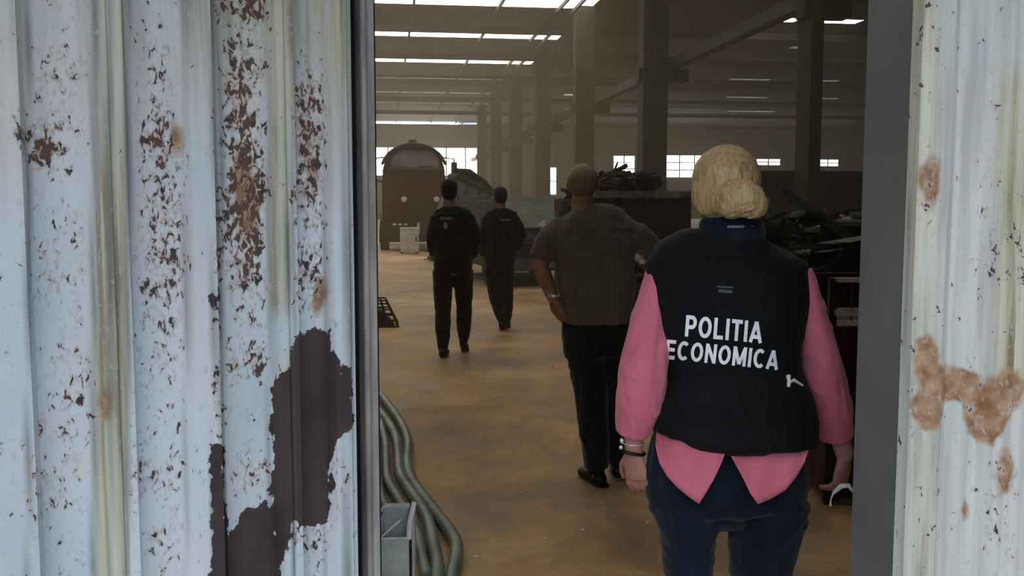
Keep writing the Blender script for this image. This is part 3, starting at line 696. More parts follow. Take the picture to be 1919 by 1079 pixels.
            xo += GL[c][0] + gap
        ob = done('lettering', bm, M['letters'], vest); md = ob.modifiers.new('t', 'SOLIDIFY'); md.thickness = .0006; md.offset = 0; return ob
    text_on('POLITIA', 1283, 630, 1427, 643, 40, 3)
    text_on('ECONOMICA', 1246, 672, 1457, 693, 36, 4)
    # hanger tag, white drawcord toggle
    def snap(px, py, e=.003):
        o_ = Vector((0, 0, CH)); dd = (P(px, py, 1) - o_).normalized(); h = bvh.ray_cast(o_, dd)
        return (h[0] - dd * e) if h[0] is not None else P(px, py, D - .12)
    bm = bmesh.new(); loft(bm, [snap(1344, 537), snap(1373, 539)], [(.003, .003)] * 2, 8); loft(bm, [snap(1348, 545), snap(1371, 547)], [(.005, .003)] * 2, 8, ref=(0, 0, 1)); done('hanger_loop', bm, M['cab_grey'], vest)
    bm = bmesh.new(); loft(bm, [snap(1476, 705), snap(1480, 716), snap(1488, 712), snap(1504, 722)], [.004, .006, .005, .003], 8); loft(bm, [snap(1479, 704), snap(1478, 722)], [.004, .005], 8); done('drawcord_toggle', bm, M['paper'], vest)
    # seams on vest
    bm = bmesh.new(); loft(bm, [snap(x, 497 + .0004 * (x - 1365) ** 2, -.001) for x in range(1228, 1504, 12)], [.0018] * 23, 6); done('yoke_seam', bm, M['vest'], vest)
    # jeans
    bm = bmesh.new()
    p, q = rings([(1226, 1508, 800, .13, 0), (1213, 1513, 860, .142, 0), (1208, 1515, 905, .15, 0), (1216, 1514, 940, .145, 0)], D); loft(bm, p, q, 26, cap=.18)
    ellipsoid(bm, P(1356, 955, D), (.075, .11, .05))
    ellipsoid(bm, P(1300, 890, D - .055), (.1, .085, .11)); ellipsoid(bm, P(1428, 890, D - .055), (.1, .085, .11))
    lk = Vector((P(1293, 1079, D).x + .006, D + .02, .47)); rk = Vector((P(1425, 1079, D).x, D - .02, .47))
    for (rows, kn) in (([(1214, 1352, 930, .125, 0), (1226, 1350, 965, .115, 0), (1238, 1342, 1010, .1, 0), (1246, 1336, 1079, .088, 0)], lk), ([(1374, 1516, 930, .125, 0), (1366, 1512, 965, .115, 0), (1364, 1500, 1010, .1, 0), (1368, 1482, 1079, .088, 0)], rk)):
        p, q = rings(rows, D); an = kn + Vector((0, -.03, -.38)); p += [kn, kn.lerp(an, .4), an]; q += [(.064, .068), (.06, .064), (.047, .05)]
        loft(bm, p, q, 20, cap=.1)
    j = blob('jeans', bm, M['jeans'], None, .0065, 4, .006, (9, 9, 12), 2.0); parts.append(j)
    for kn in (lk, rk):
        bm = bmesh.new(); shoe(bm, kn + Vector((0, -.03, -.375)), (0, 1, 0), (1, 0, 0), .26); parts.append(blob('shoe', bm, M['shoe'], None, .006, 2))
    # wrist strap and bracelet beads
    bm = bmesh.new(); ca = wrp + Vector((-.003, 0, -.012)); n = 20
    ringp = [ca + Vector((.033 * math.cos(2*PI*i/n), .027 * math.sin(2*PI*i/n), -.006 * math.cos(2*PI*i/n))) for i in range(n + 1)]
    loft(bm, ringp, [.005] * (n + 1), 8, ref=(0, 0, 1), cap=0); parts.append(done('wrist_strap', bm, M['strap'], None, smooth=True))
    bm = bmesh.new(); ellipsoid(bm, wrp + Vector((-.034, -.014, .022)), (.006, .006, .008), None, 10); ellipsoid(bm, wrp + Vector((-.036, -.013, .003)), (.006, .006, .006), None, 10)
    ringp = [wrp + Vector((.031 * math.cos(2*PI*i/n), .027 * math.sin(2*PI*i/n), .012)) for i in range(n + 1)]
    loft(bm, ringp, [.0015] * (n + 1), 6, ref=(0, 0, 1), cap=0)
    parts.append(done('bead_bracelet', bm, M['silver'], None, smooth=True))
    for o in parts:
        o.parent = r; o.matrix_parent_inverse = inv
    e = empty('tmp'); eyes(parts[0], R, k); bpy.data.objects.remove(e)
    # crumpled paper held in the right hand
    bm = bmesh.new(); c0 = wrp2 + Vector((-.012, .0, -.095))
    loft(bm, [c0 + Vector((-.028, -.035, -.008)), c0 + Vector((-.012, -.045, .014)), c0 + Vector((.01, -.045, .016)), c0 + Vector((.026, -.035, -.004))], [(.005, .003), (.008, .004), (.007, .004), (.004, .003)], 8, ref=(0, 0, 1))
    loft(bm, [c0 + Vector((-.028, -.035, -.006)), c0 + Vector((-.034, -.03, -.03)), c0 + Vector((-.034, -.03, -.045))], [(.004, .003), (.002, .002), (.005, .004)], 8, ref=(0, 0, 1))
    tag(done('paper_slip', bm, M['paper'], None, smooth=True), "crumpled white slip held in the vest-wearing woman's right hand", 'paper')
woman()

def man():
    D = 5.25
    r = empty('person', (P(1118, 540, D).x, D, 0)); inv = r.matrix_basis.inverted()
    tag(r, 'grey-haired man in grey t-shirt and dark trousers with hand at hip, seen from behind', 'person', 'people walking into the hall')
    parts = []
    bm = bmesh.new()
    R, k = head(bm, P(1092, 349, D + .02), .079, .122, yaw=.05)
    loft(bm, [P(1092, 375, D), P(1093, 395, D - .01), P(1094, 412, D)], [.062, .066, .08], 14)
    p, q = rings([(1035, 1165, 420, .09, 0), (1050, 1185, 480, .12, 0), (1055, 1182, 560, .13, 0), (1065, 1180, 640, .12, 0)], D); loft(bm, p, q, 18)
    sh, el, wp = P(1042, 440, D), P(1012, 497, D - .02), P(1037, 560, D - .08)
    loft(bm, [sh, (sh + el) / 2, el, el.lerp(wp, .35), wp], [.056, .054, .047, .046, .032], 14)
    hand(bm, wp, Vector((.42, .1, -1)), Vector((-.7, -.7, -.2)), Vector((.6, .7, 0)), .19, .45)
    sh2, el2, wp2 = P(1178, 442, D), P(1234, 480, D + .03), P(1215, 556, D + .18)
    loft(bm, [sh2, (sh2 + el2) / 2, el2, el2.lerp(wp2, .35), wp2], [.056, .054, .047, .046, .032], 14)
    hand(bm, wp2, Vector((-.35, .1, -1)), Vector((.9, -.4, -.2)), Vector((-.4, .9, 0)), .19, .45)
    LG = []
    for (hx, kx, ax, ay, ky, yo) in ((1092, 1108, 1118, 878, 735, -.03), (1152, 1160, 1158, 868, 735, .12)):
        hp = P(hx, 615, D); kn = P(kx, ky, D + yo * .5); an = P(ax, ay, D + yo); an.z = .1
        LG.append((hp, kn, an)); loft(bm, [hp, (hp + kn) / 2, kn, kn.lerp(an, .35), an], [.085, .075, .055, .052, .036], 14)
        loft(bm, [an + Vector((0, -.03, -.045)), an + Vector((0, .08, -.06)), an + Vector((0, .15, -.065))], [(.032, .028), (.04, .024), (.032, .014)], 10)
    parts.append(blob('body', bm, M['skin_m'], None, .006, 3))
    bm = bmesh.new(); ellipsoid(bm, P(1092, 339, D - .014), (.0845, .1, .09), None, 24)
    parts.append(blob('hair', bm, M['hair_grey'], None, .006, 2, .003, (40, 40, 20)))
    bm = bmesh.new()
    p, q = rings([(1062, 1124, 391, .075, 0), (1042, 1150, 399, .1, 0), (1026, 1172, 412, .12, 0), (1030, 1184, 440, .14, 0), (1038, 1192, 480, .15, 0), (1042, 1192, 530, .155, 0), (1046, 1190, 575, .158, 0), (1050, 1187, 602, .155, 0)], D); loft(bm, p, q, 28, cap=.12, power=2.25)
    loft(bm, [P(1076, 432, D), P(1050, 432, D), P(1032, 446, D), P(1018, 470, D - .005), P(1013, 486, D - .01)], [.08, .085, .078, .068, .064], 16, cap=.1)
    loft(bm, [P(1150, 430, D), P(1172, 430, D), P(1192, 440, D), P(1214, 458, D + .005), P(1226, 472, D + .02)], [.08, .085, .078, .068, .064], 16, cap=.1)
    parts.append(blob('tshirt', bm, M['tee'], None, .008, 4, .009, (7, 7, 9), 5.0))
    bm = bmesh.new()
    p, q = rings([(1052, 1186, 590, .14, 0), (1052, 1190, 625, .15, 0), (1056, 1192, 660, .145, 0)], D); loft(bm, p, q, 22, cap=.3)
    for i, (hp, kn, an) in enumerate(LG):
        a2 = an + Vector((0, -.01, .0))
        loft(bm, [hp + Vector((0, 0, -.02)), (hp + kn) / 2, kn, kn.lerp(a2, .5), a2], [(.11, .12), (.112, .11), (.092, .092), (.084, .082), (.072, .074)], 18, cap=.15)
    parts.append(blob('trousers', bm, M['trousers'], None, .009, 4, .009, (9, 9, 7), 1.0))
    bm = bmesh.new(); n = 24; cb = P(1119, 596, D)
    for i, (hp, kn, an) in enumerate(LG):
        bm = bmesh.new(); shoe(bm, an + Vector((0, 0, .0)), (-.35 if i == 0 else .1, 1, 0), (1, .35 if i == 0 else -.1, 0)); s_ = blob('shoe', bm, M['shoe'], None, .006, 2); parts.append(s_)
        a0 = an + Vector((0, .03, -.088)); bm = bmesh.new(); loft(bm, [a0 + Vector((.03 if i == 0 else 0, -.09, 0)), a0 + Vector((0, .03, 0)), a0 + Vector((-.05 if i == 0 else .01, .15, 0))], [(.04, .012), (.048, .012), (.04, .012)], 14, cap=.5); done('sole', bm, M['shoe' if i == 0 else 'sole'], s_)
    bm = bmesh.new(); n = 18; ringp = [wp + Vector((.035 * math.cos(2*PI*i/n), .033 * math.sin(2*PI*i/n), .018)) for i in range(n + 1)]
    loft(bm, ringp, [(.008, .003)] * (n + 1), 8, ref=(0, 0, 1), cap=0); wt = done('wristwatch', bm, M['silver'], None, smooth=True); parts.append(wt)
    for o in parts: o.parent = r; o.matrix_parent_inverse = inv
    eyes(parts[0], R, k)
man()

def officer(D, cx, head_y, hw_px, sh, waist, hip, legs, arms, label, text, cap_mat, hgt):
    """sh: (pxl, pxr, py) shoulders etc.; legs: [(hip, knee, ankle, yoff, lift)] in pixels; arms: [(shoulder, elbow, wrist)]"""
    r = empty('person', (P(cx, 540, D).x, D, 0)); inv = r.matrix_basis.inverted(); tag(r, label, 'person', 'people walking into the hall')
    parts = []; bm = bmesh.new()
    hc = P(head_y[0], head_y[1], D + .01)
    R, k = head(bm, hc, .078, .12)
    nk = P(head_y[0], sh[2] - 2, D)
    loft(bm, [hc + Vector((0, 0, -.06)), nk + Vector((0, 0, -.06))], [.06, .07], 12)
    core = [((sh[0] * .8 + sh[1] * .2), (sh[0] * .2 + sh[1] * .8), sh[2] + 12, .09, 0), (waist[0] + 8, waist[1] - 8, waist[2], .1, 0), (hip[0] + 8, hip[1] - 8, hip[2], .1, 0)]
    p, q = rings(core, D); loft(bm, p, q, 14)
    AR = []
    for (s_, e_, w_, back, th, dv) in arms:
        a, b_, c = P(*s_, D), P(*e_, D - .03), P(*w_, D + .04); AR.append((a, b_, c)); loft(bm, [a, b_, c], [.05, .042, .03], 12)
        hand(bm, c, dv, back, th, .185, .5)
    LG = []
    for (h_, k_, a_, yo, lift, ang) in legs:
        h, kn, an = P(*h_, D), P(*k_, D + yo * .4), P(*a_, D + yo); an.z = .1 + lift; LG.append((h, kn, an, ang))
        loft(bm, [h, kn, an], [.08, .055, .038], 12)
        loft(bm, [an + Vector((0, 0, -.03)), an + Vector((0, .09, -.045))], [.03, .03], 8)
    parts.append(blob('body', bm, M['skin_m'], None, .008, 2))
    bm = bmesh.new(); ellipsoid(bm, hc + Vector((0, -.008, .034)), (.09, .106, .092), None, 20); ellipsoid(bm, hc + Vector((0, -.03, -.01)), (.083, .078, .085), None, 18)
    loft(bm, [hc + Vector((0, .09, .035)), hc + Vector((0, .15, .03))], [(.07, .01), (.05, .006)], 12, cap=.5)
    parts.append(blob('cap', bm, cap_mat, None, .008, 2))
    bm = bmesh.new(); m_ = (sh[0] + sh[1]) / 2; w2 = (sh[1] - sh[0]) / 2
    rows = [(m_ - w2 * .45, m_ + w2 * .45, sh[2] - 5, .07, 0), (m_ - w2 * .8, m_ + w2 * .8, sh[2] + 2, .1, 0), (sh[0] + 5, sh[1] - 5, sh[2] + 12, .13, 0), ((sh[0] + waist[0]) / 2 + 3, (sh[1] + waist[1]) / 2 - 3, (sh[2] + waist[2]) / 2, .15, 0), (waist[0], waist[1], waist[2], .145, 0), (hip[0], hip[1], hip[2] - 8, .15, 0)]
    p, q = rings(rows, D); loft(bm, p, q, 22, cap=.15, power=2.3)
    for a, b_, c in AR: loft(bm, [a, (a + b_) / 2, b_, (b_ + c) / 2, c.lerp(b_, .08)], [.068, .074, .068, .062, .052], 14, cap=.4)
    parts.append(blob('jacket', bm, M['uniform'], None, .01, 3, .008, (8, 8, 9), D))
    jk = parts[-1]
    bm = bmesh.new(); p, q = rings([(hip[0], hip[1], hip[2] - 12, .14, 0), (hip[0] + 1, hip[1] - 1, hip[2] + 6, .14, 0)], D); loft(bm, p, q, 20, cap=.3)
    for h, kn, an, ang in LG: loft(bm, [h, (h + kn) / 2, kn, kn.lerp(an, .5), an + Vector((0, 0, .02))], [.105, .098, .084, .08, .065], 14, cap=.2)
    parts.append(blob('trousers', bm, M['uniform'], None, .01, 3, .008, (9, 9, 7), D + 2))
    for h, kn, an, ang in LG:
        bm = bmesh.new(); shoe(bm, an, (.1, 1, 0), (1, -.1, 0), pitch=ang); loft(bm, [an, an + Vector((0, -.01, .1))], [.055, .06], 12); parts.append(blob('boot', bm, M['shoe'], None, .008, 2))
    # belt and small print on the back
    vm = jk.data; bvh = BVHTree.FromPolygons([v.co for v in vm.vertices], [tuple(p_.vertices) for p_ in vm.polygons])
    def snap(px, py, e=.004):
        o_ = Vector((0, 0, CH)); dd = (P(px, py, 1) - o_).normalized(); h = bvh.ray_cast(o_, dd)
        return (h[0] - dd * e) if h[0] is not None else P(px, py, D - .15)
    x0, x1, y = text
    bm = bmesh.new(); n = 8
    for i in range(n):
        a = x0 + (x1 - x0) * i / n; loft(bm, [snap(a, y), snap(a + (x1 - x0) / n * .72, y)], [(.002, .014)] * 2, 6, ref=(0, 1, 0), cap=.2)
    t_ = done('back_print', bm, M['grey_print'], jk)
    t_.parent = jk
    if len(legs) and D < 11:
        bm = bmesh.new(); loft(bm, [snap(834, 417), snap(835, 423), snap(835.5, 430)], [(.018, .003), (.022, .003), (.006, .003)], 8, cap=.3); done('back_badge', bm, M['grey_print'], jk)
    for o in parts: o.parent = r; o.matrix_parent_inverse = inv
    eyes(parts[0], R, k)
officer(9.7, 848, (842, 358), 0, (806, 890, 392), (812, 888, 455), (812, 886, 500),
        [((830, 508), (830, 580), (830, 648), -.05, 0, 0), ((868, 508), (870, 572), (869, 640), .25, .05, .5)],
        [((819, 408), (809, 445), (815, 480), (-.9, -.4, 0), (.3, .9, 0), (.15, .2, -1)), ((878, 408), (892, 447), (884, 482), (.9, -.4, 0), (-.3, .9, 0), (-.1, .2, -1))],
        'officer in black uniform walking away, nearer the maroon truck, small badge on back', (825, 847, 409), M['uniform'], 1.8)
officer(11.8, 938, (938, 368), 0, (903, 976, 396), (908, 970, 455), (908, 964, 498),
        [((922, 505), (930, 560), (941, 606), -.1, .02, .3), ((948, 505), (949, 560), (949, 606), .12, 0, 0)],
        [((914, 410), (903, 445), (905, 478), (-.9, -.4, 0), (.3, .9, 0), (.1, .2, -1)), ((964, 410), (978, 440), (968, 466), (.9, -.4, 0), (-.3, .9, 0), (-.5, .6, -.5))],
        'officer in dark cap and uniform, the farther one, stepping toward the dark van', (937, 957, 412), M['uniform_cap'], 1.8)

# ------------------------------------------------------------------ maroon truck at the back left
def L2W(loc, rz): return Matrix.Translation(loc) @ rotz(rz)
def cylx(bm, c, r_, w_, seg=20):
    q = bmesh.ops.create_cone(bm, cap_ends=True, segments=seg, radius1=r_, radius2=r_, depth=w_)
    bmesh.ops.transform(bm, matrix=Matrix.Translation(c) @ Matrix.Rotation(PI/2, 4, 'Y'), verts=q['verts'])
def truck():
    D = 31.0; o0 = P(777, 470, D); o0.z = 0
    r = empty('truck', o0, TH); tag(r, 'dark maroon truck with rounded roof and grey windscreen, parked facing the doorway', 'truck')
    hw = 1.02
    prof = [(-hw, .95), (hw, .95), (hw, 2.1), (hw * .97, 2.65), (hw * .84, 3.05), (hw * .58, 3.3), (0, 3.38), (-hw * .58, 3.3), (-hw * .84, 3.05), (-hw * .97, 2.65), (-hw, 2.1)]
    bm = bmesh.new(); prism(bm, prof, 0, 2.2); done('cab', bm, M['maroon'], r, .04)
    bm = bmesh.new(); prism(bm, [(-.72, 2.68), (.80, 2.68), (.78, 2.95), (.66, 3.14), (.4, 3.22), (-.36, 3.22), (-.58, 3.12), (-.7, 2.95)], -.03, .02); done('windscreen', bm, M['glass_grey'], r)
    bm = bmesh.new(); box(bm, (-.8, -.06, 2.6), (.84, .02, 2.68)); done('windscreen_sill', bm, M['cab_grey'], r, .01)
    bm = bmesh.new()
    pts = [Vector((hw * 1.0 * math.cos(a), -.08, 2.62 + .8 * math.sin(a))) for a in [PI * t / 14 for t in range(1, 14)]]
    loft(bm, pts, [(.09, .05)] * len(pts), 8, ref=(0, 1, 0)); done('roof_visor', bm, M['truck_dark'], r, smooth=True)
    bm = bmesh.new(); loft(bm, [Vector((-.03, .3, 3.36)), Vector((-.03, .3, 3.55))], [.17, .13], 14, cap=.4); done('roof_beacon', bm, M['truck_dark'], r, smooth=True)
    for x, z in ((-.32, 1.66), (.72, 1.66)):
        bm = bmesh.new(); loft(bm, [Vector((x, .0, z)), Vector((x, -.08, z))], [.1, .09], 14, ref=(1, 0, 0), cap=.3); done('headlight', bm, M['lamp'], r, smooth=True)
    bm = bmesh.new(); box(bm, (-.25, -.05, 1.15), (.6, .02, 1.62)); done('grille', bm, M['truck_dark'], r, .02)
    for i in range(4): abox('grille_bar', (-.22, -.08, 1.2 + .1 * i), (.57, -.05, 1.24 + .1 * i), M['olive'], r)
    bm = bmesh.new(); box(bm, (-1.08, -.25, .3), (1.06, .1, .95)); done('bumper', bm, M['truck_dark'], r, .04)
    abox('chassis', (-.8, .1, .5), (.8, 6.5, .95), M['truck_dark'], r, .02)
    abox('cargo_box', (-1.0, 2.4, .95), (1.0, 6.6, 2.7), M['maroon'], r, .03)
    for y in (.9, 5.3):
        for x in (-.95, .95):
            bm = bmesh.new(); cylx(bm, (x, y, .5), .5, .3, 24); w_ = done('wheel', bm, M['tyre'], r, .03)
            bm = bmesh.new(); cylx(bm, (x * 1.0 + math.copysign(.16, x), y, .5), .26, .04, 16); done('hub', bm, M['cab_grey'], w_)
    for x in (-1, 1):
        bm = bmesh.new(); loft(bm, [Vector((x * .98, .1, 3.0)), Vector((x * 1.28, -.15, 2.95)), Vector((x * 1.28, -.15, 2.3)), Vector((x * 1.0, .05, 2.2))], [.025] * 4, 8); done('mirror_arm', bm, M['truck_dark'], r)
        bm = bmesh.new(); box(bm, (x * 1.28 - .1, -.2, 2.4), (x * 1.28 + .1, -.15, 2.85)); done('mirror', bm, M['lamp' if x < 0 else 'truck_dark'], r, .015)
    abox('tow_bar', (.08, -.33, .55), (.16, -.26, .92), M['white_box'], r, .01)
    for i in range(3): abox('lamp_strip', (-.7 + .18 * i, -.27, .84), (-.58 + .18 * i, -.25, .9), M['lamp'], r)
    for x in (-.86, .86):
        abox('wiper', (x * .5 - .3, -.05, 2.7), (x * .5 + .2, -.04, 2.73), M['truck_dark'], r)
truck()
def white_crate():
    D = 29.5; a = P(750, 430, D); b_ = P(784, 430, D); o0 = (a + b_) / 2; o0.z = 0
    r = empty('white_cabinet', o0, TH); tag(r, 'white metal cabinet standing on the floor before the maroon truck', 'cabinet')
    w2 = (b_.x - a.x) / 2
    abox('body', (-w2, -.25, .06), (w2, .25, .74), M['white_box'], r, .02)
    abox('lid', (-w2 - .01, -.26, .74), (w2 + .01, .26, .8), M['white_box'], r, .01)
    abox('door', (-w2 + .03, -.27, .12), (w2 - .03, -.25, .7), M['white_box'], r, .004)
    abox('handle', (w2 - .1, -.29, .38), (w2 - .06, -.27, .52), M['steel_dark'], r, .004)
    for x in (-w2 + .05, w2 - .05):
        for y in (-.2, .2): abox('foot', (x - .03, y - .03, 0), (x + .03, y + .03, .06), M['steel_dark'], r)
white_crate()

# tilted wrecked cab beside the truck
def scrap_heap(name, c, rx, ry, h, n, label, rz=0.0, seed=1, mat=None, big=1.0, mound=True):
    rnd = random.Random(seed); r = empty(name, c, rz); tag(r, label, 'scrap pile')
    if mound:
        bm = bmesh.new(); nx, ny = 26, 20; vs = {}
        for i in range(nx + 1):
            for j in range(ny + 1):
                x, y = -1 + 2 * i / nx, -1 + 2 * j / ny; d = max(0, 1 - (abs(x) ** 3 + abs(y) ** 3) ** (1/3.0))
                z = h * .85 * min(1, d * 2.2) * (.8 + .4 * noise.noise(Vector((x * 3, y * 3, seed)))) + .08 * noise.noise(Vector((x * 12, y * 12, seed)))
                vs[i, j] = bm.verts.new((x * rx, y * ry, max(0.0, z)))
        for i in range(nx):
            for j in range(ny): bm.faces.new((vs[i, j], vs[i+1, j], vs[i+1, j+1], vs[i, j+1]))
        done('heap_core', bm, M['rust'], r)
    for nm, mt, cnt in (('scrap_pieces', mat or M['scrap'], n), ('bright_scrap', M['scrap_light'], n // 9)):
        bm = bmesh.new()
        for _ in range(cnt):
            x, y = rnd.uniform(-1, 1), rnd.uniform(-1, 1); d = max(0, 1 - (abs(x) ** 3 + abs(y) ** 3) ** (1/3.0))
            z = h * .9 * min(1, d * 2.2) * rnd.uniform(.75, 1.05) + .04
            Mx = Matrix.Translation((x * rx * .95, y * ry * .95, z)) @ Matrix.Rotation(rnd.uniform(0, PI), 4, 'Z') @ Matrix.Rotation(rnd.gauss(0, .3), 4, 'X') @ Matrix.Rotation(rnd.gauss(0, .25), 4, 'Y')
            L = rnd.uniform(.15, .8) * big; w_ = rnd.uniform(.02, .3) * big * (.35 if nm == 'bright_scrap' else 1); t = rnd.uniform(.006, .06) * (.4 if nm == 'bright_scrap' else 1)
            k = rnd.random()
            if k < .55: box(bm, (-L/2, -w_/2, -t/2), (L/2, w_/2, t/2), Mx)
            elif k < .8: box(bm, (-L/2, -.03, -.03), (L/2, .03, -.022), Mx); box(bm, (-L/2, -.03, -.03), (L/2, -.022, .03), Mx)
            else:
                q = bmesh.ops.create_cone(bm, cap_ends=False, segments=8, radius1=.05, radius2=.05, depth=L); bmesh.ops.transform(bm, matrix=Mx @ Matrix.Rotation(PI/2, 4, 'Y'), verts=q['verts'])
        o = done(nm, bm, mt, r); o['kind'] = 'stuff'
    return r
def wrecked_cab():
    D = 26.0; o0 = P(872, 375, D)
    g = P(872, 460, D); 
    r = empty('wrecked_cab', o0, 0); r.rotation_euler = (0, .42, .3); r.scale = (.88, .88, .88)
    tag(r, 'tilted grey vehicle cab with window openings and dark roof, between truck and column', 'vehicle cab')
    abox('shell', (-.62, -.5, -.72), (.62, .5, .0), M['cab_grey'], r, .03)
    abox('window_sill', (-.64, -.54, -.06), (.64, -.5, 0), M['cab_grey'], r)
    abox('back_panel', (-.62, .44, 0), (.62, .5, .42), M['cab_grey'], r)
    for x in (-.6, -.22, .2, .58): abox('pillar', (x - .04, -.5, 0), (x + .04, -.44, .42), M['cab_grey'], r, .01)
    for a, b_ in ((-.56, -.26), (-.18, .16), (.24, .54)): abox('window_glass', (a, -.48, 0), (b_, -.46, .42), M['glass_grey'], r)
    bm = bmesh.new(); box(bm, (-.7, -.6, .42), (.7, .6, .62)); done('roof', bm, M['olive'], r, .05)
    bm = bmesh.new(); loft(bm, [Vector((-.7, -.2, .66)), Vector((-.3, -.2, .78)), Vector((.3, -.1, .72)), Vector((.75, 0, .62))], [.09, .13, .1, .06], 10); done('roof_bar', bm, M['truck_dark'], r, smooth=True)
wrecked_cab()
p_ = P(872, 460, 26.4); scrap_heap('scrap_pile', (p_.x + .1, 26.4, 0), 1.0, .8, 1.05, 120, 'low dark scrap heap under the tilted grey cab', 0, 5)

def van():
    D = 17.8; a, b_ = P(925, 500, D), P(1108, 500, D); o0 = (a + b_) / 2; o0.z = 0
    r = empty('van', o0, TH + .12); tag(r, 'dark dusty van with grey-green windscreen, facing the doorway behind the grey-shirted man', 'van')
    hw = .9
    prof = [(0.0, .3), (0.0, .85), (.12, 1.0), (.85, 1.62), (1.1, 1.68), (4.3, 1.66), (4.4, 1.2), (4.4, .35)]
    bm = bmesh.new(); pts = [(y, z) for y, z in prof]
    vl = [bm.verts.new((-hw * (1 if z < 1.3 else .86), y, z)) for y, z in pts]; vr = [bm.verts.new((hw * (1 if z < 1.3 else .86), y, z)) for y, z in pts]; n = len(pts)
    bm.faces.new(vl); bm.faces.new(vr[::-1])
    for i in range(n): bm.faces.new((vl[(i+1) % n], vl[i], vr[i], vr[(i+1) % n]))
    done('bodywork', bm, M['van'], r, .05)
    bm = bmesh.new(); vv = [bm.verts.new(q) for q in ((-.8, .17, 1.07), (.8, .17, 1.07), (.7, .82, 1.62), (-.7, .82, 1.62))]; f = bm.faces.new(vv); e = bmesh.ops.extrude_face_region(bm, geom=[f]); bmesh.ops.translate(bm, verts=[v for v in e['geom'] if isinstance(v, bmesh.types.BMVert)], vec=(0, -.02, .03)); done('windscreen', bm, M['van_glass'], r)
    abox('bumper', (-.92, -.1, .3), (.92, .05, .52), M['cab_grey'], r, .03)
    abox('grille', (-.4, -.03, .58), (.4, .01, .8), M['truck_dark'], r, .01)
    for x in (-.68, .68):
        bm = bmesh.new(); ellipsoid(bm, Vector((x, .0, .7)), (.16, .06, .1), None, 14); done('headlight', bm, M['glass_grey'], r, smooth=True)
        bm = bmesh.new(); loft(bm, [Vector((x * 1.32, .55, 1.05)), Vector((x * 1.48, .5, 1.12)), Vector((x * 1.5, .5, 1.25))], [.03, .05, .06], 10); done('wing_mirror', bm, M['van'], r, smooth=True)
        for y in (.8, 3.5):
            bm = bmesh.new(); cylx(bm, (x * 1.18, y, .32), .32, .2, 20); w_ = done('wheel', bm, M['tyre'], r, .02)
    bm = bmesh.new(); loft(bm, [Vector((-.06, -.02, 1.15)), Vector((.02, .0, 1.22)), Vector((.03, -.03, 1.0)), Vector((-.02, -.05, .88))], [.03, .05, .03, .03], 8); done('torn_sticker', bm, M['paper'], r)
    abox('number_plate_blank', (-.26, -.12, .36), (.26, -.1, .47), M['glass_grey'], r)
van()

# skip container with scrap, right of the man
def skip():
    D = 13.5; a, b_ = P(1090, 400, D), P(1296, 400, D); o0 = (a + b_) / 2; o0.z = 0
    r = empty('scrap_container', o0, TH); tag(r, 'big dark rusty steel container heaped with scrap, between the man and the blonde woman', 'container')
    w2 = (b_.x - a.x) / 2; h = 1.62; t = .05
    for nm, lo, hi in (('side_panel', (-w2, 0, .2), (w2, t, h)), ('side_panel', (-w2, 2.2, .2), (w2, 2.2 + t, h)), ('end_panel', (-w2, t, .2), (-w2 + t, 2.2, h)), ('end_panel', (w2 - t, t, .2), (w2, 2.2, h)), ('base', (-w2, 0, .12), (w2, 2.25, .2))):
        abox(nm, lo, hi, M['rust'], r, .006)
    for i in range(6):
        x = -w2 + .05 + (2 * w2 - .1) * i / 5; abox('rib', (x - .05, -.07, .15), (x + .05, 0, h), M['rust'], r, .01)
    abox('top_rim', (-w2 - .05, -.09, h), (w2 + .05, .06, h + .1), M['scrap_light'], r, .01)
    abox('skid', (-w2 + .2, 0, 0), (-w2 + .35, 2.2, .12), M['rust'], r); abox('skid', (w2 - .35, 0, 0), (w2 - .2, 2.2, .12), M['rust'], r)
    s = scrap_heap('scrap_pile', o0 + rotz(TH) @ Vector((0, 1.15, 1.25)), w2 * .93, .95, .72, 260, 'tangle of dark scrap heaped in the rusty container', TH, 11)
skip()
# big dark press behind on the right
def press():
    D = 19.0; a, b_ = P(1428, 380, D), P(1600, 380, D); o0 = (a + b_) / 2; o0.z = 0; w2 = (b_.x - a.x) / 2 + .3
    r = empty('baling_container', o0, TH); tag(r, 'tall dark closed steel container standing behind the scrap at the right', 'container')
    abox('body', (-w2, 0, .1), (w2, 2.4, 2.12), M['rust'], r, .03)
    for i in range(9):
        x = -w2 + .12 + (2 * w2 - .24) * i / 8; abox('rib', (x - .05, -.05, .12), (x + .05, 0, 2.06), M['truck_dark'], r, .01)
    abox('top_rail', (-w2 - .02, -.06, 2.06), (w2 + .02, .02, 2.18), M['truck_dark'], r, .01); abox('foot_rail', (-w2, -.04, 0), (w2, 2.4, .1), M['truck_dark'], r)
press()
c = P(1530, 470, 8.6); scrap_heap('scrap_pile', (c.x + .25, 8.6, 0), 1.9, 1.5, 1.5, 420, 'wide dark heap of scrap sheets at the right, behind the cage rack', TH, 21, big=1.2)
c = P(1195, 470, 10.6); scrap_heap('scrap_pile', (c.x + .75, 11.3, 0), 1.1, .8, 1.1, 180, 'dark scrap heap on the floor in front of the rusty container', TH, 31)
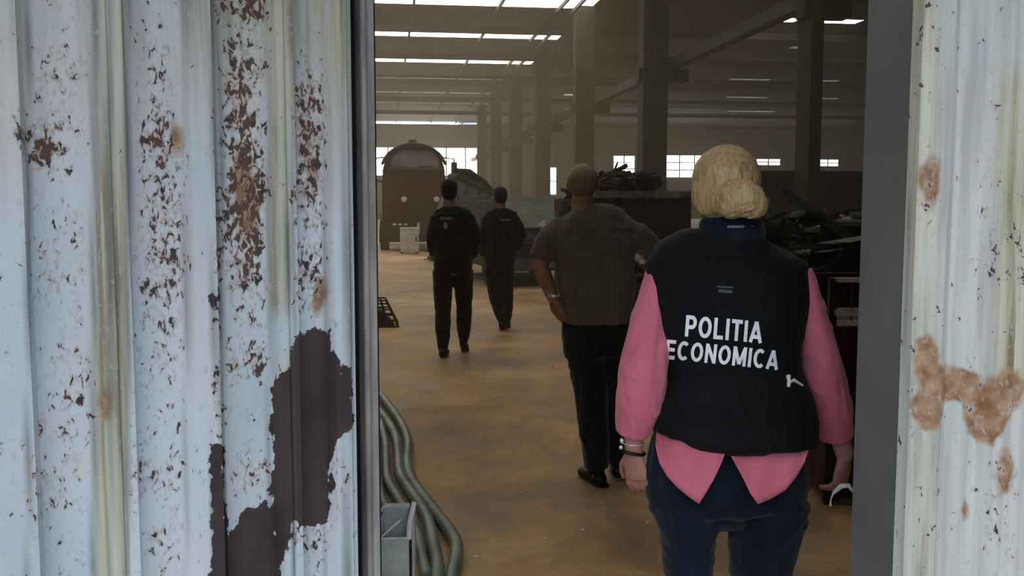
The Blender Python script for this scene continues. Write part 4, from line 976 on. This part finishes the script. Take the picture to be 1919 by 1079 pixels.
# long sheets lying on the right heap
for (x0, y0, x1, y1, D0, D1, t) in ((1500, 472, 1600, 462, 7.6, 8.2, .03), (1530, 430, 1625, 398, 8.0, 8.8, .05), (1440, 411, 1478, 409, 9.2, 9.4, .04), (1560, 455, 1640, 441, 7.3, 7.6, .02)):
    bm = bmesh.new(); a, b_ = P(x0, y0, D0), P(x1, y1, D1); loft(bm, [a, b_], [(.16, t * .5)] * 2, 4, ref=(0, 1, 0), cap=0)
    tag(done('metal_sheet', bm, M['scrap_light']), {1500: 'long flat steel strip lying lowest across the right scrap heap', 1530: 'slanting grey steel sheet resting on the right scrap heap', 1440: "short pale strip of steel just right of the woman's bun", 1560: 'narrow steel strip touching the door jamb above the cage rack'}[x0], 'metal sheet')
def cage():
    D = 4.9; 
    r = empty('cage_rack', (P(1640, 600, D).x, D, 0), TH * .6)
    tag(r, 'dark steel cage rack with pale horizontal rails, right beside the door jamb', 'rack')
    X0, X1 = -.23, .85
    def zz(py): return P(1600, py, D).z
    abox('rail', (X0, -.02, zz(524) - .012), (X1, .02, zz(524) + .012), M['rack'], r, .004)
    abox('rail', (X0, -.02, zz(584) - .02), (X1, .02, zz(584) + .02), M['rack'], r, .004)
    abox('rail', (X0 + .02, -.02, zz(604) - .012), (X1, .02, zz(604) + .012), M['rack'], r, .004)
    for z in (.32, .12): abox('rail', (X0, -.02, z - .02), (X1, .02, z + .02), M['scrap'], r, .004)
    for x in (X0, X1):
        for y in (0, .7): abox('post', (x - .02, y - .02, 0), (x + .02, y + .02, zz(520)), M['scrap'], r, .004)
    for i in range(9): abox('wire', (X0 + .1 + i * .1, -.006, .1), (X0 + .106 + i * .1, .006, zz(524)), M['scrap'], r)
    abox('back_panel', (X0, .68, .1), (X1, .72, zz(530)), M['red_dark'], r)
    abox('shelf', (X0, 0, zz(606) - .03), (X1, .7, zz(606) - .015), M['red_dark'], r)
    abox('side_panel', (X0 - .01, .02, .05), (X0 + .005, .7, zz(612)), M['red_dark'], r)
    abox('front_panel', (X0, .0, .05), (X1, .015, zz(615)), M['red_dark'], r)
cage()
c = P(1600, 500, 6.2); scrap_heap('scrap_pile', (c.x + .1, 6.75, 0), .95, .65, 1.05, 160, 'dark scrap heap directly behind the cage rack', TH, 41, big=.7)

# ------------------------------------------------------------------ bent pipes on the floor at the left
def smooth_path(pts, n=6):
    out = []
    for i in range(len(pts) - 1):
        p0, p1, p2, p3 = pts[max(i-1, 0)], pts[i], pts[i+1], pts[min(i+2, len(pts)-1)]
        for k in range(n):
            t = k / n; out.append(.5 * ((2*p1) + (p2-p0)*t + (2*p0-5*p1+4*p2-p3)*t*t + (3*p1-p0-3*p2+p3)*t**3))
    out.append(pts[-1]); return out
pipes = [([(700, 728), (722, 752), (752, 795), (765, 830), (763, 870), (775, 905), (812, 955), (845, 998), (856, 1030), (848, 1079), (842, 1120)], .031, 'outermost of the bent grey-green pipes on the floor, hooked at its near end'),
         ([(700, 760), (720, 782), (740, 815), (746, 850), (750, 890), (775, 930), (800, 970), (812, 1020), (820, 1060), (818, 1100)], .03, 'second bent grey-green pipe from the right, along the door leaf'),
         ([(712, 790), (722, 830), (724, 870), (727, 900), (748, 938), (775, 985), (788, 1030), (800, 1085)], .026, 'third grey-green pipe, close beside the cut steel post'),
         ([(700, 800), (707, 850), (709, 890), (714, 930), (735, 975), (760, 1040)], .024, 'innermost dark pipe half hidden by the door leaf edge')]
for k, (pts, rad, lab) in enumerate(pipes):
    z = rad + (0 if k % 2 == 0 else .0)
    pp = smooth_path([G(x, y, z) for x, y in pts], 6)
    bm = bmesh.new(); loft(bm, pp, [rad] * len(pp), 14, ref=(0, 0, 1), cap=.05)
    tag(done('bent_pipe', bm, M['pipe'], None, smooth=True), lab, 'pipe', 'bent pipes on the floor')
# cut steel post near the leaf
def cut_post():
    D = 2.85; r = empty('steel_post', (P(742, 1000, D).x, D, 0)); tag(r, 'short grey steel box post with torn pale top edge, at the door leaf foot', 'post')
    w2 = .044; zt = P(742, 1000, D).z
    for nm, lo, hi in (('front_face', (-w2, -.045, 0), (w2, -.041, zt)), ('back_face', (-w2, .041, 0), (w2, .045, zt + .07)), ('side_face', (-w2, -.041, 0), (-w2 + .004, .041, zt + .05))):
        abox(nm, lo, hi, M['post'], r)
    bm = bmesh.new(); pr = [(-.041, 0), (.041, 0), (.041, zt + .09), (.0, zt + .03), (-.041, zt)]
    a = [bm.verts.new((w2 - .004, y, z)) for y, z in pr]; b_ = [bm.verts.new((w2, y, z)) for y, z in pr]; bm.faces.new(a); bm.faces.new(b_[::-1])
    for i in range(5): bm.faces.new((a[i], a[(i+1) % 5], b_[(i+1) % 5], b_[i]))
    done('side_face', bm, M['truck_dark'], r)
    bm = bmesh.new(); loft(bm, [Vector((w2, -.045, zt)), Vector((w2 - .002, 0, zt + .035)), Vector((w2 + .008, .04, zt + .085))], [(.008, .005)] * 3, 8, cap=.5)
    loft(bm, [Vector((-w2, -.045, zt)), Vector((w2, -.045, zt + .002))], [.004] * 2, 8, cap=.5); loft(bm, [Vector((-w2, -.044, zt)), Vector((w2 - .03, .01, zt + .04))], [.003] * 2, 8)
    done('torn_edge', bm, M['cut'], r)
    q = P(738, 966, D + .1)
    bm = bmesh.new(); box(bm, (-.055, .05, 0), (.05, .12, P(738, 945, D + .1).z)); done('rear_plate', bm, M['post'], r, .008)
cut_post()
def basket():
    o0 = G(716, 608); r = empty('wire_basket', (o0.x - .12, o0.y, 0), TH); tag(r, 'small dark latticed basket on the floor against the door leaf edge', 'basket')
    bm = bmesh.new(); w0, w1, h = .32, .17, .32
    for side in range(4):
        R = rotz(side * PI / 2)
        for i in range(6):
            t = -1 + 2 * i / 5; loft(bm, [R @ Vector((t * w0, -w0, 0)), R @ Vector((t * w1, -w1, h))], [.009] * 2, 5, cap=0)
        for j in range(5):
            z = h * j / 4; w_ = w0 + (w1 - w0) * j / 4; loft(bm, [R @ Vector((-w_, -w_, z + .005)), R @ Vector((w_, -w_, z + .005))], [.011] * 2, 5, cap=0)
    done('lattice', bm, M['rust'], r)['kind'] = 'stuff'
    bm = bmesh.new(); prism(bm, [(-w0 * .85, .01), (w0 * .85, .01), (w1 * .6, h * .6), (-w1 * .6, h * .6)], -w0 * .6, w0 * .6); done('filling', bm, M['olive'], r)
basket()
# small rubble on the floor
bm = bmesh.new(); rnd = random.Random(3)
for _ in range(170):
    D = rnd.uniform(3.6, 14); x = rnd.uniform(-.7, 1.6) * D / 6; s = rnd.uniform(.003, .009)
    q = bmesh.ops.create_icosphere(bm, subdivisions=1, radius=1.0)
    bmesh.ops.transform(bm, matrix=Matrix.Translation((x, D, s * .4)) @ rotz(rnd.uniform(0, 6)) @ Matrix.Diagonal((s * rnd.uniform(.7, 1.8), s, s * .7, 1)), verts=q['verts'])
tag(done('rubble', bm, M['paper']), 'small pale pebbles and chips scattered on the dusty floor', 'rubble', None, 'stuff')
